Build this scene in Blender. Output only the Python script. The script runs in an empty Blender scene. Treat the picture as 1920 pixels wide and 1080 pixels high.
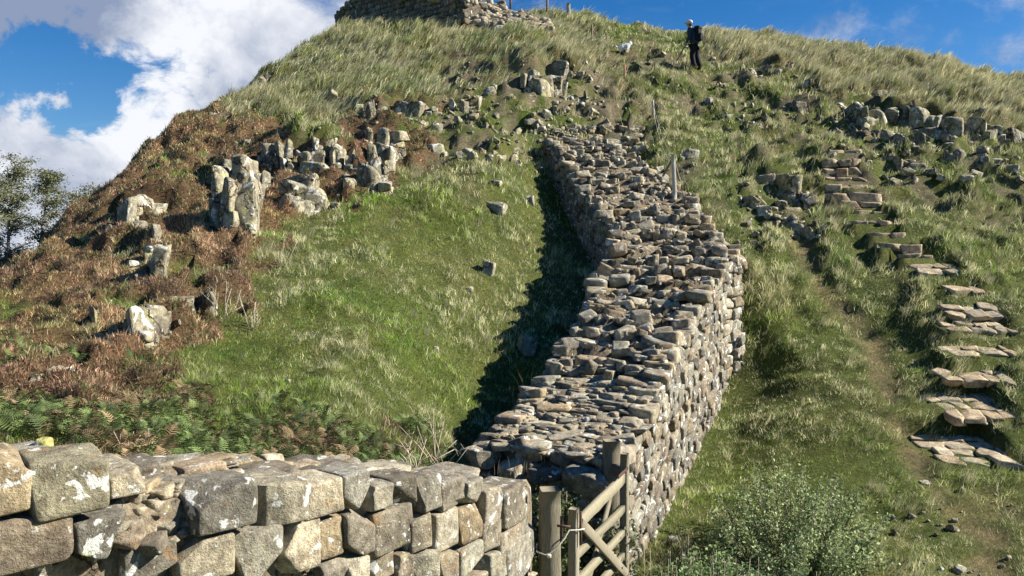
import bpy, math, random
import numpy as np
from mathutils import Vector, Matrix

# ---------------------------------------------------------------- camera, sky, sun, exposure
SC = bpy.context.scene
COL = SC.collection
F = 1500.0                                   # focal length in photo pixels (1920 wide)
PITCH = math.radians(2.29)
cam_d = bpy.data.cameras.new('camera'); cam_d.sensor_width = 36; cam_d.lens = F/1920*36
cam_d.clip_start = .05; cam_d.clip_end = 6000
cam = bpy.data.objects.new('camera', cam_d); COL.objects.link(cam)
cam.location = (0, 0, 0); cam.rotation_euler = (math.pi/2-PITCH, 0, 0); SC.camera = cam

SUN_EL, SUN_AZ = 33.0, 1.0                 # azimuth measured from +X towards +Y
se, sa = math.radians(SUN_EL), math.radians(SUN_AZ)
SUN_DIR = Vector((math.cos(se)*math.cos(sa), math.cos(se)*math.sin(sa), math.sin(se)))
sun_d = bpy.data.lights.new('sun', 'SUN'); sun_d.energy = 5.0; sun_d.angle = math.radians(.5); sun_d.color = (1, .955, .87)
sun = bpy.data.objects.new('sun', sun_d); COL.objects.link(sun)
sun.rotation_euler = SUN_DIR.to_track_quat('Z', 'Y').to_euler()

SC.view_settings.view_transform = 'Standard'; SC.view_settings.look = 'None'
SC.view_settings.exposure = 1.15; SC.view_settings.gamma = 1
try: SC.view_settings.use_curve_mapping = False
except Exception: pass
SC.cycles.max_bounces = 5; SC.cycles.diffuse_bounces = 1; SC.cycles.transparent_max_bounces = 8

def make_world():
    w = bpy.data.worlds.new('World'); SC.world = w; w.use_nodes = True
    nt = w.node_tree; nt.nodes.clear(); N = nt.nodes.new; L = nt.links.new
    out = N('ShaderNodeOutputWorld'); bg = N('ShaderNodeBackground'); bg.inputs[1].default_value = .05
    sky = N('ShaderNodeTexSky'); sky.sky_type = 'NISHITA'; sky.sun_disc = False
    sky.sun_elevation = se; sky.sun_rotation = math.pi/2 - sa
    sky.altitude = 300; sky.air_density = 1.0; sky.dust_density = .3; sky.ozone_density = 3.5
    geo = N('ShaderNodeTexCoord')
    hs = N('ShaderNodeHueSaturation'); hs.inputs['Saturation'].default_value = 1.4; hs.inputs['Value'].default_value = 1.05; hs.inputs['Hue'].default_value = .508
    L(sky.outputs[0], hs.inputs['Color'])
    def noise(scale, detail, rough, offs=(0, 0, 0), sc=(1, 1, 1), dist=0.0):
        m = N('ShaderNodeMapping'); m.inputs['Location'].default_value = offs; m.inputs['Scale'].default_value = sc
        L(geo.outputs['Generated'], m.inputs[0])
        n = N('ShaderNodeTexNoise'); n.inputs['Scale'].default_value = scale; n.inputs['Detail'].default_value = detail
        n.inputs['Roughness'].default_value = rough; n.inputs['Distortion'].default_value = dist
        L(m.outputs[0], n.inputs['Vector']); return n.outputs['Fac']
    def math_(op, a, b=None, c=None, clamp=False):
        m = N('ShaderNodeMath'); m.operation = op; m.use_clamp = clamp
        for i, v in enumerate((a, b, c)):
            if v is None: continue
            if isinstance(v, (int, float)): m.inputs[i].default_value = v
            else: L(v, m.inputs[i])
        return m.outputs[0]
    def ramp(v, a, b):
        m = N('ShaderNodeMapRange'); m.interpolation_type = 'SMOOTHSTEP'
        m.inputs['From Min'].default_value = a; m.inputs['From Max'].default_value = b
        L(v, m.inputs['Value']); return m.outputs[0]
    def blob(px, py, r0, r1, sx=1.0, jit=0):
        # soft region of the sky dome around one direction
        d = ray(px, py); d = d/np.linalg.norm(d)
        vm = N('ShaderNodeVectorMath'); vm.operation = 'SUBTRACT'; L(geo.outputs['Generated'], vm.inputs[0]); vm.inputs[1].default_value = tuple(d)
        v2 = N('ShaderNodeVectorMath'); v2.operation = 'MULTIPLY'; L(vm.outputs[0], v2.inputs[0]); v2.inputs[1].default_value = (sx, 1, 1)
        v3 = N('ShaderNodeVectorMath'); v3.operation = 'LENGTH'; L(v2.outputs[0], v3.inputs[0])
        v = v3.outputs['Value']
        if jit: v = add_(v, mul(math_('SUBTRACT', jn, .5), jit), mul(math_('SUBTRACT', fine, .5), jit*.6))
        return ramp(v, r1, r0)
    sep = N('ShaderNodeSeparateXYZ'); L(geo.outputs['Generated'], sep.inputs[0])
    big = noise(3.2, 8, .58, (1.3, 0, .4), (1, 1, 1.7), .3)
    # cloud bank low on the left of the valley, thinner veils above it, clear sky to the right
    def add_(*a):
        r = a[0]
        for b in a[1:]: r = math_('ADD', r, b)
        return r
    def mul(a, b): return math_('MULTIPLY', a, b)
    fine = noise(13, 12, .66, (5, 2, 1), (1, 1, 1.3), .3); jn = noise(5.5, 4, .55, (7, 7, 2), (1, 1, 1), .2)
    bulk = add_(mul(blob(60, 330, .10, .26, .8), 1.0), mul(blob(330, 250, .08, .22, .8), .9), mul(blob(430, 40, .06, .2, .75), .72), mul(blob(30, 30, .05, .2, .8), .40))
    bulk = math_('MINIMUM', bulk, .95)
    holes = add_(mul(blob(235, 135, .0, .085, .6, .22), .9), mul(blob(95, 150, .0, .06, .5, .2), .75), mul(blob(345, 5, .0, .05, .7), .5), mul(blob(590, 15, .0, .06, .7), .4))
    dens = math_('SUBTRACT', bulk, holes)
    dens = add_(dens, mul(math_('SUBTRACT', big, .5), 1.5), mul(math_('SUBTRACT', fine, .5), 1.1))
    mask = ramp(dens, .08, .66)
    wis = noise(6, 6, .6, (9, 3, 2), (1, 1, 3), 1.2)
    mask = math_('MAXIMUM', mask, mul(ramp(wis, .52, .9), .2))
    puff = noise(7, 9, .58, (2, 7, 3), (1, 1, 1.2), .3)
    bright = add_(mul(blob(120, 300, .08, .22, .7), .3), mul(blob(170, 200, .03, .12, .6), .55), mul(blob(60, 260, .03, .14, .7), .4), mul(blob(330, 215, .02, .10, .6), .35), mul(blob(440, 45, .03, .13, .7), .5), mul(blob(300, 30, .02, .1, .7), .25))
    grey = add_(mul(blob(20, 100, .05, .15, .8), .7), mul(blob(120, 30, .03, .13, .8), .5), mul(blob(400, 125, .02, .08, .6), .4), mul(blob(250, 330, .02, .12, .6), .45), mul(blob(130, 300, .02, .08, .6), .2))
    lit = math_('SUBTRACT', add_(bright, mul(math_('SUBTRACT', puff, .5), 3.0), mul(math_('SUBTRACT', fine, .5), 1.2), .30), grey, clamp=True)
    cc = N('ShaderNodeMix'); cc.data_type = 'RGBA'; L(lit, cc.inputs[0])
    k = .46/.05
    cc.inputs[6].default_value = (.27*k, .34*k, .50*k, 1); cc.inputs[7].default_value = (.92*k, .94*k, .99*k, 1)
    mx = N('ShaderNodeMix'); mx.data_type = 'RGBA'; L(mask, mx.inputs[0]); L(hs.outputs[0], mx.inputs[6]); L(cc.outputs[2], mx.inputs[7])
    L(mx.outputs[2], bg.inputs[0]); L(bg.outputs[0], out.inputs[0])

# ---------------------------------------------------------------- pixel <-> point helpers
CP, SP = math.cos(PITCH), math.sin(PITCH)
def ray(px, py):
    x = (px-960)/F; u = (540-py)/F
    d = np.array([x, CP+u*SP, -SP+u*CP]); return d/d[1]
def at(px, py, Y): return ray(px, py)*Y
def proj(P):
    x, y, z = P[..., 0], P[..., 1], P[..., 2]
    dpt = y*CP - z*SP; u = (y*SP + z*CP)/np.maximum(dpt, .01)
    return 960+F*x/np.maximum(dpt, .01), 540-F*u
make_world()

# ---------------------------------------------------------------- noise
def _h(ix, iy, s):
    n = (ix.astype(np.int64)*374761393 + iy.astype(np.int64)*668265263 + s*1442695041) & 0x7fffffff
    n = ((n ^ (n >> 13))*1274126177) & 0x7fffffff
    return ((n ^ (n >> 16)) & 0xffff)/65535.0
def vn(x, y, s=0):
    x = np.asarray(x, float); y = np.asarray(y, float)
    ix = np.floor(x); iy = np.floor(y); fx = x-ix; fy = y-iy
    fx = fx*fx*fx*(fx*(fx*6-15)+10); fy = fy*fy*fy*(fy*(fy*6-15)+10)
    a = _h(ix, iy, s); b = _h(ix+1, iy, s); c = _h(ix, iy+1, s); d = _h(ix+1, iy+1, s)
    return (a*(1-fx)+b*fx)*(1-fy)+(c*(1-fx)+d*fx)*fy
def fbm(x, y, s=0, o=4, g=.5):
    v = 0; a = 1; t = 0
    c, sn = .8, .6
    for i in range(o):
        v = v+a*vn(x, y, s+i*17); t += a; a *= g; x, y = (c*x-sn*y)*2.03+3.1, (sn*x+c*y)*2.03+1.7
    return v/t
def sstep(a, b, x):
    t = np.clip((x-a)/(b-a), 0, 1); return t*t*(3-2*t)

# ---------------------------------------------------------------- mesh batches
class MB:
    def __init__(s): s.v = []; s.f3 = []; s.f4 = []; s.c = []; s.n = 0
    def add(s, v, f, c):
        v = np.asarray(v, np.float32).reshape(-1, 3); f = np.asarray(f, np.int64)
        c = np.asarray(c, np.float32)
        if c.ndim == 1: c = np.broadcast_to(c[:3], (len(v), 3))
        s.v.append(v); s.c.append(c)
        (s.f3 if f.shape[1] == 3 else s.f4).append(f+s.n); s.n += len(v)
    def add2(s, v, f4, f3, c):
        n0 = s.n; s.add(v, f4, c); s.f3.append(np.asarray(f3, np.int64)+n0)
    def build(s, name, mat, parent=None, smooth=True, origin=None):
        if not s.v: return None
        v = np.concatenate(s.v); c = np.concatenate(s.c)
        if origin is None and parent is not None: origin = np.array(parent.location)
        o3 = np.zeros(3) if origin is None else np.array(origin, float)
        v = v-o3.astype(np.float32)
        f4 = np.concatenate(s.f4) if s.f4 else np.zeros((0, 4), np.int64)
        f3 = np.concatenate(s.f3) if s.f3 else np.zeros((0, 3), np.int64)
        me = bpy.data.meshes.new(name)
        me.vertices.add(len(v)); me.vertices.foreach_set('co', v.ravel())
        loops = np.concatenate([f4.ravel(), f3.ravel()]).astype(np.int32)
        me.loops.add(len(loops)); me.loops.foreach_set('vertex_index', loops)
        starts = np.concatenate([np.arange(len(f4))*4, len(f4)*4+np.arange(len(f3))*3]).astype(np.int32)
        me.polygons.add(len(starts)); me.polygons.foreach_set('loop_start', starts)
        me.update(calc_edges=True)
        if smooth: me.polygons.foreach_set('use_smooth', np.ones(len(starts), bool))
        at_ = me.attributes.new('Col', 'FLOAT_COLOR', 'POINT')
        at_.data.foreach_set('color', np.concatenate([c, np.ones((len(c), 1), np.float32)], 1).astype(np.float32).ravel())
        me.materials.append(mat)
        ob = bpy.data.objects.new(name, me); COL.objects.link(ob)
        if parent is not None: ob.parent = parent
        else: ob.location = o3
        return ob
def tag(o, label=None, cat=None, group=None, kind=None):
    for k, v in (('label', label), ('category', cat), ('group', group), ('kind', kind)):
        if v: o[k] = v
    return o
def empty(name, loc, label, cat, group=None):
    o = bpy.data.objects.new(name, None); COL.objects.link(o); o.location = tuple(float(x) for x in loc); o.empty_display_size = .2
    return tag(o, label, cat, group)

# ---------------------------------------------------------------- materials
def nodes(name):
    m = bpy.data.materials.new(name); m.use_nodes = True; nt = m.node_tree; nt.nodes.clear()
    return m, nt, nt.nodes.new, nt.links.new
def mixc(N, L, f, a, b, mode='MIX'):
    x = N('ShaderNodeMix'); x.data_type = 'RGBA'; x.blend_type = mode
    for i, v in ((0, f), (6, a), (7, b)):
        if isinstance(v, (int, float)): x.inputs[i].default_value = v
        elif isinstance(v, tuple): x.inputs[i].default_value = (*v, 1) if len(v) == 3 else v
        else: L(v, x.inputs[i])
    return x.outputs[2]
def rmp(N, L, v, a, b, lo=0.0, hi=1.0):
    m = N('ShaderNodeMapRange'); m.inputs['From Min'].default_value = a; m.inputs['From Max'].default_value = b
    m.inputs['To Min'].default_value = lo; m.inputs['To Max'].default_value = hi; L(v, m.inputs['Value']); return m.outputs[0]
def tex(N, L, vec, scale, detail=5, rough=.6, loc=None, sc=None, dist=0.0):
    if loc or sc:
        m = N('ShaderNodeMapping'); m.inputs['Location'].default_value = loc or (0, 0, 0); m.inputs['Scale'].default_value = sc or (1, 1, 1)
        L(vec, m.inputs[0]); vec = m.outputs[0]
    n = N('ShaderNodeTexNoise'); n.inputs['Scale'].default_value = scale; n.inputs['Detail'].default_value = detail
    n.inputs['Roughness'].default_value = rough; n.inputs['Distortion'].default_value = dist; L(vec, n.inputs['Vector']); return n.outputs['Fac']
def stone_mat(name, sc=1.0, white=.62, yellow=.64, bump=.6, dark=.6, greens=.66, crack=0):
    m, nt, N, L = nodes(name)
    out = N('ShaderNodeOutputMaterial'); b = N('ShaderNodeBsdfPrincipled'); L(b.outputs[0], out.inputs[0])
    at_ = N('ShaderNodeAttribute'); at_.attribute_name = 'Col'
    g = N('ShaderNodeNewGeometry'); P = g.outputs['Position']
    c = at_.outputs['Color']
    big = tex(N, L, P, 3.5*sc, 6, .65, (3, 1, 2)); med = tex(N, L, P, 14*sc, 6, .7); fin = tex(N, L, P, 70*sc, 4, .7, (9, 9, 1))
    c = mixc(N, L, rmp(N, L, big, .35, .65), mixc(N, L, 1.0, c, (.66, .64, .62), 'MULTIPLY'), mixc(N, L, 1.0, c, (1.32, 1.28, 1.18), 'MULTIPLY'))
    c = mixc(N, L, rmp(N, L, med, .35, .6, 0, 1), mixc(N, L, 1.0, c, (.52, .49, .45), 'MULTIPLY'), mixc(N, L, 1.0, c, (1.1, 1.1, 1.08), 'MULTIPLY'))
    c = mixc(N, L, rmp(N, L, fin, .3, .75, 0, .9), mixc(N, L, 1.0, c, (.62, .6, .57), 'MULTIPLY'), mixc(N, L, 1.0, c, (1.15, 1.15, 1.12), 'MULTIPLY'))
    # crusts of lichen: yellow-green, rust, then white
    yl = tex(N, L, P, 5.5*sc, 8, .62, (11, 4, 7)); c = mixc(N, L, rmp(N, L, yl, greens, greens+.04, 0, .7), c, (.36, .36, .14))
    rs = tex(N, L, P, 4.0*sc, 8, .62, (1, 14, 5)); c = mixc(N, L, rmp(N, L, rs, yellow, yellow+.06, 0, .6), c, (.33, .20, .09))
    dk = tex(N, L, P, 7*sc, 8, .7, (6, 2, 9)); c = mixc(N, L, rmp(N, L, dk, dark, dark+.08, 0, .8), c, (.06, .055, .045))
    wh = tex(N, L, P, 6.5*sc, 9, .6, (4, 4, 4), None, .4); c = mixc(N, L, rmp(N, L, wh, white, white+.025, 0, .9), c, (.66, .65, .58))
    wh2 = tex(N, L, P, 19*sc, 6, .55, (8, 1, 3)); c = mixc(N, L, rmp(N, L, wh2, white+.045, white+.07, 0, .75), c, (.60, .60, .53))
    ck = None
    if crack:      # joints: thin dark clefts with worn edges
        wv = N('ShaderNodeVectorMath'); wv.operation = 'MULTIPLY_ADD'; cn = N('ShaderNodeTexNoise'); cn.inputs['Scale'].default_value = 2.5; cn.inputs['Detail'].default_value = 4; L(P, cn.inputs['Vector'])
        L(cn.outputs['Color'], wv.inputs[0]); wv.inputs[1].default_value = (.7, .7, .7); L(P, wv.inputs[2])
        mp = N('ShaderNodeMapping'); mp.inputs['Scale'].default_value = (1, 1, .6); mp.inputs['Rotation'].default_value = (.1, .2, .3); L(wv.outputs[0], mp.inputs[0])
        vo = N('ShaderNodeTexVoronoi'); vo.feature = 'DISTANCE_TO_EDGE'; vo.inputs['Scale'].default_value = crack; L(mp.outputs[0], vo.inputs['Vector'])
        gap = tex(N, L, P, 1.7, 3, .5, (2, 8, 3)); ck0 = rmp(N, L, vo.outputs['Distance'], .0, .05); mg = N('ShaderNodeMath'); mg.operation = 'MAXIMUM'; L(ck0, mg.inputs[0]); L(rmp(N, L, gap, .46, .58), mg.inputs[1]); ck = mg.outputs[0]; c = mixc(N, L, ck, mixc(N, L, 1.0, c, (.22, .19, .16), 'MULTIPLY'), c)
    L(c, b.inputs['Base Color']); b.inputs['Roughness'].default_value = .9; b.inputs['Specular IOR Level'].default_value = .2
    h = N('ShaderNodeMath'); h.operation = 'MULTIPLY_ADD'; L(med, h.inputs[0]); h.inputs[1].default_value = 1.6; L(fin, h.inputs[2])
    hh = h.outputs[0]
    if ck is not None:
        h2 = N('ShaderNodeMath'); h2.operation = 'MULTIPLY_ADD'; L(ck, h2.inputs[0]); h2.inputs[1].default_value = 2.5; L(hh, h2.inputs[2]); hh = h2.outputs[0]
    bp = N('ShaderNodeBump'); bp.inputs['Strength'].default_value = bump; bp.inputs['Distance'].default_value = .02/sc
    L(hh, bp.inputs['Height']); L(bp.outputs[0], b.inputs['Normal'])
    return m
def leaf_mat(name, trans=.3, rough=.65, spec=.25):
    m, nt, N, L = nodes(name)
    out = N('ShaderNodeOutputMaterial'); b = N('ShaderNodeBsdfPrincipled'); t = N('ShaderNodeBsdfTranslucent'); mx = N('ShaderNodeMixShader')
    at_ = N('ShaderNodeAttribute'); at_.attribute_name = 'Col'
    L(at_.outputs['Color'], b.inputs['Base Color']); L(at_.outputs['Color'], t.inputs[0])
    b.inputs['Roughness'].default_value = rough; b.inputs['Specular IOR Level'].default_value = spec
    mx.inputs[0].default_value = trans; L(b.outputs[0], mx.inputs[1]); L(t.outputs[0], mx.inputs[2]); L(mx.outputs[0], out.inputs[0])
    return m
def plain_mat(name, rough=.8, spec=.3, bump=0, scale=20, metal=0, var=.35, sc=None):
    m, nt, N, L = nodes(name)
    out = N('ShaderNodeOutputMaterial'); b = N('ShaderNodeBsdfPrincipled'); L(b.outputs[0], out.inputs[0])
    at_ = N('ShaderNodeAttribute'); at_.attribute_name = 'Col'; tc = N('ShaderNodeTexCoord')
    n = tex(N, L, tc.outputs['Object'], scale, 6, .65, None, sc)
    c = mixc(N, L, rmp(N, L, n, .3, .7), mixc(N, L, 1.0, at_.outputs['Color'], (1-var,)*3, 'MULTIPLY'), mixc(N, L, 1.0, at_.outputs['Color'], (1+var*.6,)*3, 'MULTIPLY'))
    L(c, b.inputs['Base Color']); b.inputs['Roughness'].default_value = rough; b.inputs['Specular IOR Level'].default_value = spec; b.inputs['Metallic'].default_value = metal
    if bump:
        bp = N('ShaderNodeBump'); bp.inputs['Strength'].default_value = bump; bp.inputs['Distance'].default_value = .01
        L(n, bp.inputs['Height']); L(bp.outputs[0], b.inputs['Normal'])
    return m
def ground_mat():
    m, nt, N, L = nodes('turf_and_soil')
    out = N('ShaderNodeOutputMaterial'); b = N('ShaderNodeBsdfPrincipled'); L(b.outputs[0], out.inputs[0])
    at_ = N('ShaderNodeAttribute'); at_.attribute_name = 'Col'; g = N('ShaderNodeNewGeometry'); P = g.outputs['Position']
    n1 = tex(N, L, P, 2.2, 8, .7); n2 = tex(N, L, P, 22, 6, .75, (3, 3, 3)); n3 = tex(N, L, P, 90, 3, .7)
    c = at_.outputs['Color']
    c = mixc(N, L, rmp(N, L, n1, .35, .65), mixc(N, L, 1.0, c, (.7, .75, .7), 'MULTIPLY'), mixc(N, L, 1.0, c, (1.3, 1.15, 1.1), 'MULTIPLY'))
    c = mixc(N, L, rmp(N, L, n2, .35, .65), mixc(N, L, 1.0, c, (.45, .45, .4), 'MULTIPLY'), mixc(N, L, 1.0, c, (1.25, 1.2, 1.1), 'MULTIPLY'))
    L(c, b.inputs['Base Color']); b.inputs['Roughness'].default_value = .95; b.inputs['Specular IOR Level'].default_value = .1
    h = N('ShaderNodeMath'); h.operation = 'ADD'; L(n2, h.inputs[0]); L(n3, h.inputs[1])
    bp = N('ShaderNodeBump'); bp.inputs['Strength'].default_value = .8; bp.inputs['Distance'].default_value = .06
    L(h.outputs[0], bp.inputs['Height']); L(bp.outputs[0], b.inputs['Normal'])
    return m
M = dict(wall=stone_mat('weathered_sandstone', 1.0, .615, .62, .7, .62), face=stone_mat('lichened_facing_stone', 1.2, .585, .64, .7, .63, .68),
         near=stone_mat('near_facing_stone', 1.15, .605, .60, .8, .62, .64), crag=stone_mat('whinstone_crag', .8, .585, .66, .8, .58, .58, 2.6), core=stone_mat('rubble_core', 1.0, .62, .62, .8, .60, .66, 5.5),
         step=stone_mat('worn_step_stone', 1.0, .66, .63, .5, .66, .72), ground=ground_mat(), grass=leaf_mat('grass_blades', .35, .85, .04), heather=leaf_mat('heather_sprigs', .15, .8, .1),
         leaf=leaf_mat('leaves', .25), wood=plain_mat('weathered_oak', .85, .2, .9, 30, 0, .45, (6, 6, .5)), iron=plain_mat('rusty_iron', .8, .3, .4, 60, .2),
         cloth=plain_mat('cloth', .85, .2, .3, 40), skin=plain_mat('skin', .6, .3, 0, 30, 0, .1), fur=plain_mat('white_fur', .9, .1, .4, 60, 0, .1), bark=plain_mat('bark', .9, .1, .6, 20))

# ---------------------------------------------------------------- terrain
# main wall stations: left top, right top (photo pixel, distance), ground level left, right
ST = [((905,822,8.9),(1163,862,8.3),-2.72,-3.45),((950,775,9.6),(1208,790,9.2),-2.6,-3.35),((1010,712,10.5),(1243,712,9.95),-2.3,-3.25),
      ((1045,655,11.4),(1290,610,11.4),-2.0,-3.0),((1090,588,12.5),(1335,540,12.9),-1.5,-2.6),((1108,520,13.8),(1352,505,13.6),-1.2,-2.3),
      ((1125,500,14.0),(1386,490,14.0),-1.15,-1.8),((1142,450,15.2),(1377,468,14.8),-.6,-1.1),((1140,425,16.2),(1335,430,16.4),-.35,0.05),((1116,398,17.2),(1316,402,17.3),-.1,.65),
      ((1068,330,19.2),(1302,370,18.6),1.0,1.15),((1043,290,20.5),(1228,324,20.0),1.9,1.85),((1020,262,21.6),(1150,272,21.9),2.75,2.75)]
SL = np.array([at(*s[0]) for s in ST]); SR = np.array([at(*s[1]) for s in ST]); GL = np.array([s[2] for s in ST])-np.array([.35]*8+[.25,.2,.1,0,0]); GR = np.array([s[3] for s in ST])
NP = np.array([(-5.2,1.1),(-3.6,2.35),(-2.2,3.4),(-1.33,4.3),(-.55,5.25),(.0,6.0),(.22,6.55),(.27,7.2)])   # near wall, foot of its front face

ctrl = []
for px, py, Y in [(700,870,7.4),(700,790,8.7),(700,700,10),(700,620,11.3),(700,560,12.5),(700,450,15),(700,380,17),(700,300,19.5),(700,220,22),(700,130,25.5),(700,60,30),
    (850,862,9.0),(870,800,10.4),(930,700,12.6),(940,620,13.6),(945,560,14.5),(960,450,16.7),(970,350,18.5),(985,280,20.5),(1000,200,23),(1000,130,25.6),(1000,62,29.3),(850,200,22.7),(850,130,25.6),(850,45,31),
    (550,870,6.9),(550,700,9.6),(550,560,12.2),(550,430,15.5),(550,340,18),(550,250,20.8),(550,170,24.3),(550,115,27.6),
    (400,870,6.3),(400,780,7.8),(400,650,10),(400,550,12),(400,450,14.5),(400,370,17),(400,300,19.8),(390,218,23.5),
    (250,860,5.8),(250,750,7.9),(250,600,11),(250,480,14),(250,385,17),(290,272,21.5),
    (100,850,5.6),(100,750,7.6),(100,650,9.6),(100,550,12),(100,475,14.5),(110,432,16.5),(0,528,13.6),(0,600,10.8),(-200,620,11.5),(-200,800,7),(-400,720,9),
    (180,378,18.6),(480,162,26.3),(560,100,28.6),(640,50,30.7),
    (1060,30,34),(1150,46,33.5),(1280,62,33),(1450,75,33),(1600,100,32.4),(1760,125,31.5),(1900,153,30.2),(2100,195,29),
    (1400,1080,8.4),(1480,900,10.3),(1500,750,12.3),(1500,600,14.6),(1500,480,16.5),(1480,380,18.8),(1500,300,21.5),(1500,220,24.5),(1480,150,28),
    (1420,560,15.1),(1400,450,16.8),(1350,350,19.3),(1300,280,21.7),(1280,200,24.7),(1300,132,28.4),(1250,90,30.8),(1150,200,24),(1150,120,28),(1100,80,30.2),
    (1845,1000,8.8),(1845,860,10.3),(1845,700,12),(1845,600,13.4),(1780,510,15.2),(1650,420,17.2),(1590,330,19.8),(1580,285,21),(1700,262,23),(1880,290,21.3),(1900,420,17.8),(1930,520,15.2),
    (1700,195,26),(1850,210,25.2),(1720,800,11.1),(1700,1000,9),(1680,640,13.7),(2200,240,27),(2200,600,14),(2200,900,9.5)]:
    ctrl.append(at(px, py, Y))
for i in range(len(ST)):
    l, r = SL[i], SR[i]; d = (r-l)[:2]; d = d/np.linalg.norm(d)
    ctrl.append([*(l[:2]-d*.12), GL[i]]); ctrl.append([*(l[:2]+d*.5), GL[i]*.8+GR[i]*.2]); ctrl.append([*(r[:2]+d*.12), GR[i]])
# the slopes beyond the skylines
for px, py, Y in [(0,528,13.6),(110,432,16.5),(180,378,18.6),(290,272,21.5),(390,218,23.5),(480,158,26.3),(560,100,28.6)]:
    p = at(px, py, Y); ctrl += [p+np.array([-1.6, 2.2, -1.2]), p+np.array([-4.5, 6, -5.5]), p+np.array([-9, 12, -12])]
for px, py, Y in [(640,50,30.7),(850,45,31),(1060,30,34),(1280,62,33),(1600,100,32.4),(1900,153,30.2),(2100,195,29)]:
    p = at(px, py, Y); ctrl += [p+np.array([0, 3.5, .35]), p+np.array([0, 10, -.6]), p+np.array([0, 22, -5])]
for x, y, z in [(0,0,-1.6),(2,0,-2),(-6,0,-.9),(-8,3,-.9),(-4.2,4.2,-1.2),(-2.9,4.8,-1.5),(-1.5,6.2,-1.95),(-.4,7.2,-2.5),(0,3,-2.6),(-2,1.5,-1.7),(.6,6.5,-3.35),(.9,7.6,-3.38),(2.2,6.5,-3.4),(4.5,5.5,-3.4),(7,5,-3.3),(4,0,-3),(10,0,-3),
                (10,8,-3.1),(-12,6,-2.2),(-16,10,-6),(-30,20,-15),(30,10,-3),(30,28,4.5),(35,50,1),(0,60,-2),(-25,50,-14),(-40,0,-12),(40,-10,-4),(0,-10,-2.5)]: ctrl.append([x, y, z])
ctrl = np.array(ctrl, float)
def _k(d2): return np.sqrt(d2+.6)
_A = _k(((ctrl[:, None, :2]-ctrl[None, :, :2])**2).sum(2)); n_ = len(ctrl)
_A[np.arange(n_), np.arange(n_)] -= .05
_A = np.block([[_A, np.ones((n_, 1)), ctrl[:, :2]], [np.ones((1, n_)), np.zeros((1, 3))], [ctrl[:, :2].T, np.zeros((2, 3))]])
_w = np.linalg.solve(_A, np.concatenate([ctrl[:, 2], [0, 0, 0]]))
def base_h(x, y):
    x = np.asarray(x, float); y = np.asarray(y, float); sh = x.shape; x = x.ravel(); y = y.ravel(); o = np.empty(len(x))
    for i in range(0, len(x), 20000):
        xs, ys = x[i:i+20000], y[i:i+20000]
        o[i:i+20000] = _k((xs[:, None]-ctrl[None, :, 0])**2+(ys[:, None]-ctrl[None, :, 1])**2)@_w[:n_]+_w[n_]+_w[n_+1]*xs+_w[n_+2]*ys
    return o.reshape(sh)

def inpoly(px, py, poly):
    px = np.asarray(px); r = np.zeros(px.shape, bool); n = len(poly)
    for i in range(n):
        x0, y0 = poly[i]; x1, y1 = poly[(i+1) % n]
        if y0 == y1: continue
        c = (y0 > py) != (y1 > py); r ^= c & (px < (x1-x0)*(py-y0)/(y1-y0)+x0)
    return r
# plan polygons of the vegetation zones: outlines read off the photo and laid onto the hill surface
HEATHER = [(-400,900),(-400,300),(60,380),(180,300),(300,200),(400,190),(470,235),(560,262),(660,262),(720,262),(820,270),(800,312),(720,335),(690,370),(610,400),(540,440),(470,480),(440,560),(370,610),(330,690),(260,745),(120,775),(-100,790),(-400,900)]
BRACKEN = [(-400,760),(0,742),(160,728),(280,690),(330,745),(430,800),(600,815),(820,830),(880,870),(880,1200),(-400,1200)]
LONGG = [(430,230),(480,120),(640,0),(1100,0),(1180,130),(1230,260),(1170,200),(1050,140),(960,130),(900,200),(700,180),(560,240)]
CREST = [(1290,0),(2400,0),(2400,330),(1900,235),(1600,180),(1400,110),(1290,90)]
PATH = [(1480,420),(1530,500),(1580,590),(1640,650),(1655,720),(1680,800),(1715,875),(1760,925),(1830,990),(1860,1080),(1880,1200)]
PATH2 = [(1330,150),(1400,200),(1420,235),(1300,135)]
def _sdist(px, py, pts):
    d = np.full(np.shape(px), 1e9)
    for (x0, y0), (x1, y1) in zip(pts[:-1], pts[1:]):
        dx, dy = x1-x0, y1-y0; t = np.clip(((px-x0)*dx+(py-y0)*dy)/(dx*dx+dy*dy), 0, 1)
        d = np.minimum(d, np.hypot(px-x0-t*dx, (py-y0-t*dy)*1.5))
    return d
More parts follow.
